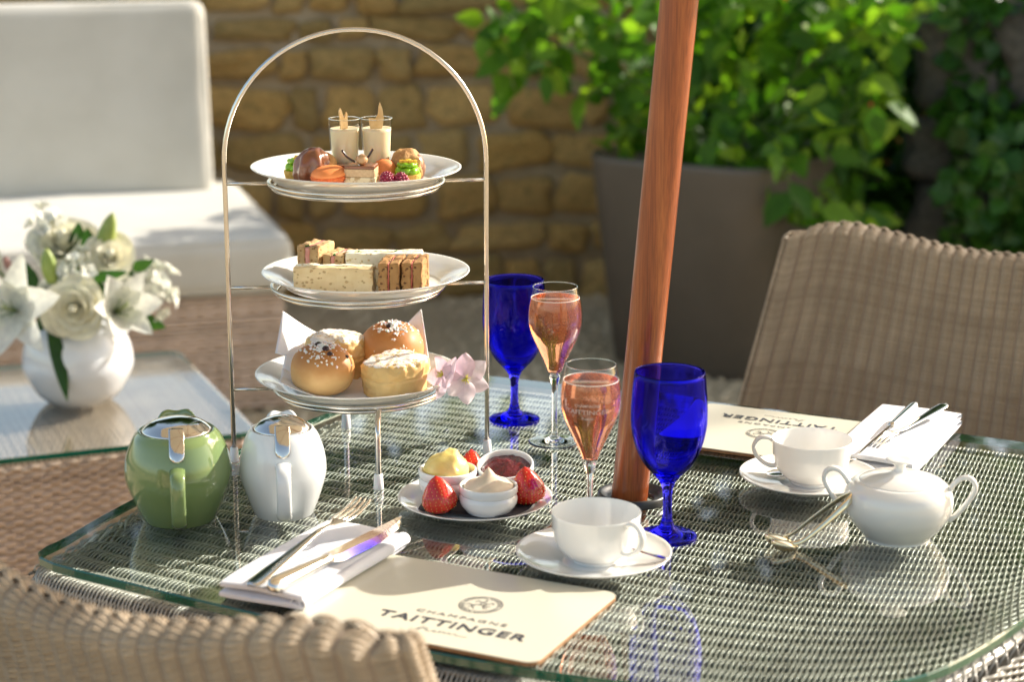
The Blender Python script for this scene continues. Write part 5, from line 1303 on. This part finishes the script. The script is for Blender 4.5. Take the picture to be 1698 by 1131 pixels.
lily('white lily turned sideways on the right of the bouquet with a long green pistil', V3(.078, .175, -.055), (.50, -.8, .35), 1.08, .5, .6)
lily('half-hidden white lily at the far back of the bouquet beside the pink bud', V3(-.135, .235, .02), (-.5, -.3, .7), .95, .2, .7)
rose('cream rose facing the camera at the lower front between the two lilies', V3(.018, .190, -.075), (.05, -1, .12), 1.12, 1)
rose('cream rose facing upward at the upper right of the bouquet below the tall bud', V3(.066, .262, -.01), (.25, -.75, .55), .95, 2)
rose('cream rose at the top back of the bouquet behind the standing green bud', V3(-.020, .275, .03), (.05, -.6, .75), 1.25, 4)
bud('upright yellow-green lily bud standing over the large lily', V3(-.022, .228, -.06), (-.12, -.12, 1), .066, .027)
bud('tallest yellow-green lily bud pointing up and out from the top of the bouquet', V3(.052, .268, .0), (.32, -.05, 1), .080, .030)
pinkb = mat('pink_bud', (.38, .20, .17), .6); bud('small dusky pink bud by the farthest lily', V3(-.105, .245, -.02), (-.3, -.3, 1), .028, .014, pinkb)
stock('cluster of white stock florets on the right edge of the bouquet', V3(.135, .205, .0), (.8, -.3, .6), 1.0, 1, 18)
stock('cluster of white stock florets at the very top back of the bouquet', V3(-.060, .300, .05), (-.2, -.3, 1), .95, 2, 14)
stock('few white stock florets tucked between the rose and the upright bud', V3(.022, .238, -.05), (.1, -.8, .5), .8, 3, 12)
blade('long dark leaf hanging straight down in front of the vase', V3(-.030, .175, -.075), V3(.004, .030, -.115), .026, .0)
blade('dark leaf pointing across under the upper rose', V3(.030, .235, -.06), V3(.110, .252, -.075), .020, .004)
blade('dark leaf sticking out low on the right below the stock flowers', V3(.085, .165, -.02), V3(.165, .143, -.03), .030, .0)
blade('broad dark leaf standing behind the tall bud', V3(.035, .220, .0), V3(.028, .318, .0), .034, .0)
blade('dark leaf low on the left edge behind the large lily', V3(-.09, .165, -.02), V3(-.155, .18, -.03), .032, .0)
blade('short dark leaf between the large lily and the pink bud', V3(-.06, .20, -.03), V3(-.085, .262, -.02), .030, .0)
blade('dark leaf in the middle of the bouquet under the tall bud', V3(.02, .20, -.035), V3(.060, .262, -.03), .034, .0)

blade('pale leaf lying over the rim between the large lily and the cream rose', V3(-.03, .19, -.04), V3(-.045, .15, -.09), .028, .0)
blade('dark leaf behind the cream rose and the sideways lily', V3(.04, .17, -.02), V3(.055, .225, -.03), .040, .0)
stock('white stock florets low behind the large lily at the vase mouth', V3(-.05, .20, .0), (-.2, -.6, .6), .95, 4, 14)
stock('white stock florets between the upper rose and the sideways lily', V3(.09, .225, .01), (.5, -.5, .6), .9, 5, 14)

blade('broad dark leaf at the back between the top rose and the tall bud', V3(.0, .23, .01), V3(.012, .325, .01), .038, .0)
blade('broad dark leaf above the sideways lily pointing right', V3(.06, .22, -.01), V3(.145, .262, -.02), .030, .01)
blade('dark leaf peeping out between the large lily and the cream rose', V3(-.02, .17, -.05), V3(-.035, .225, -.075), .034, .0)
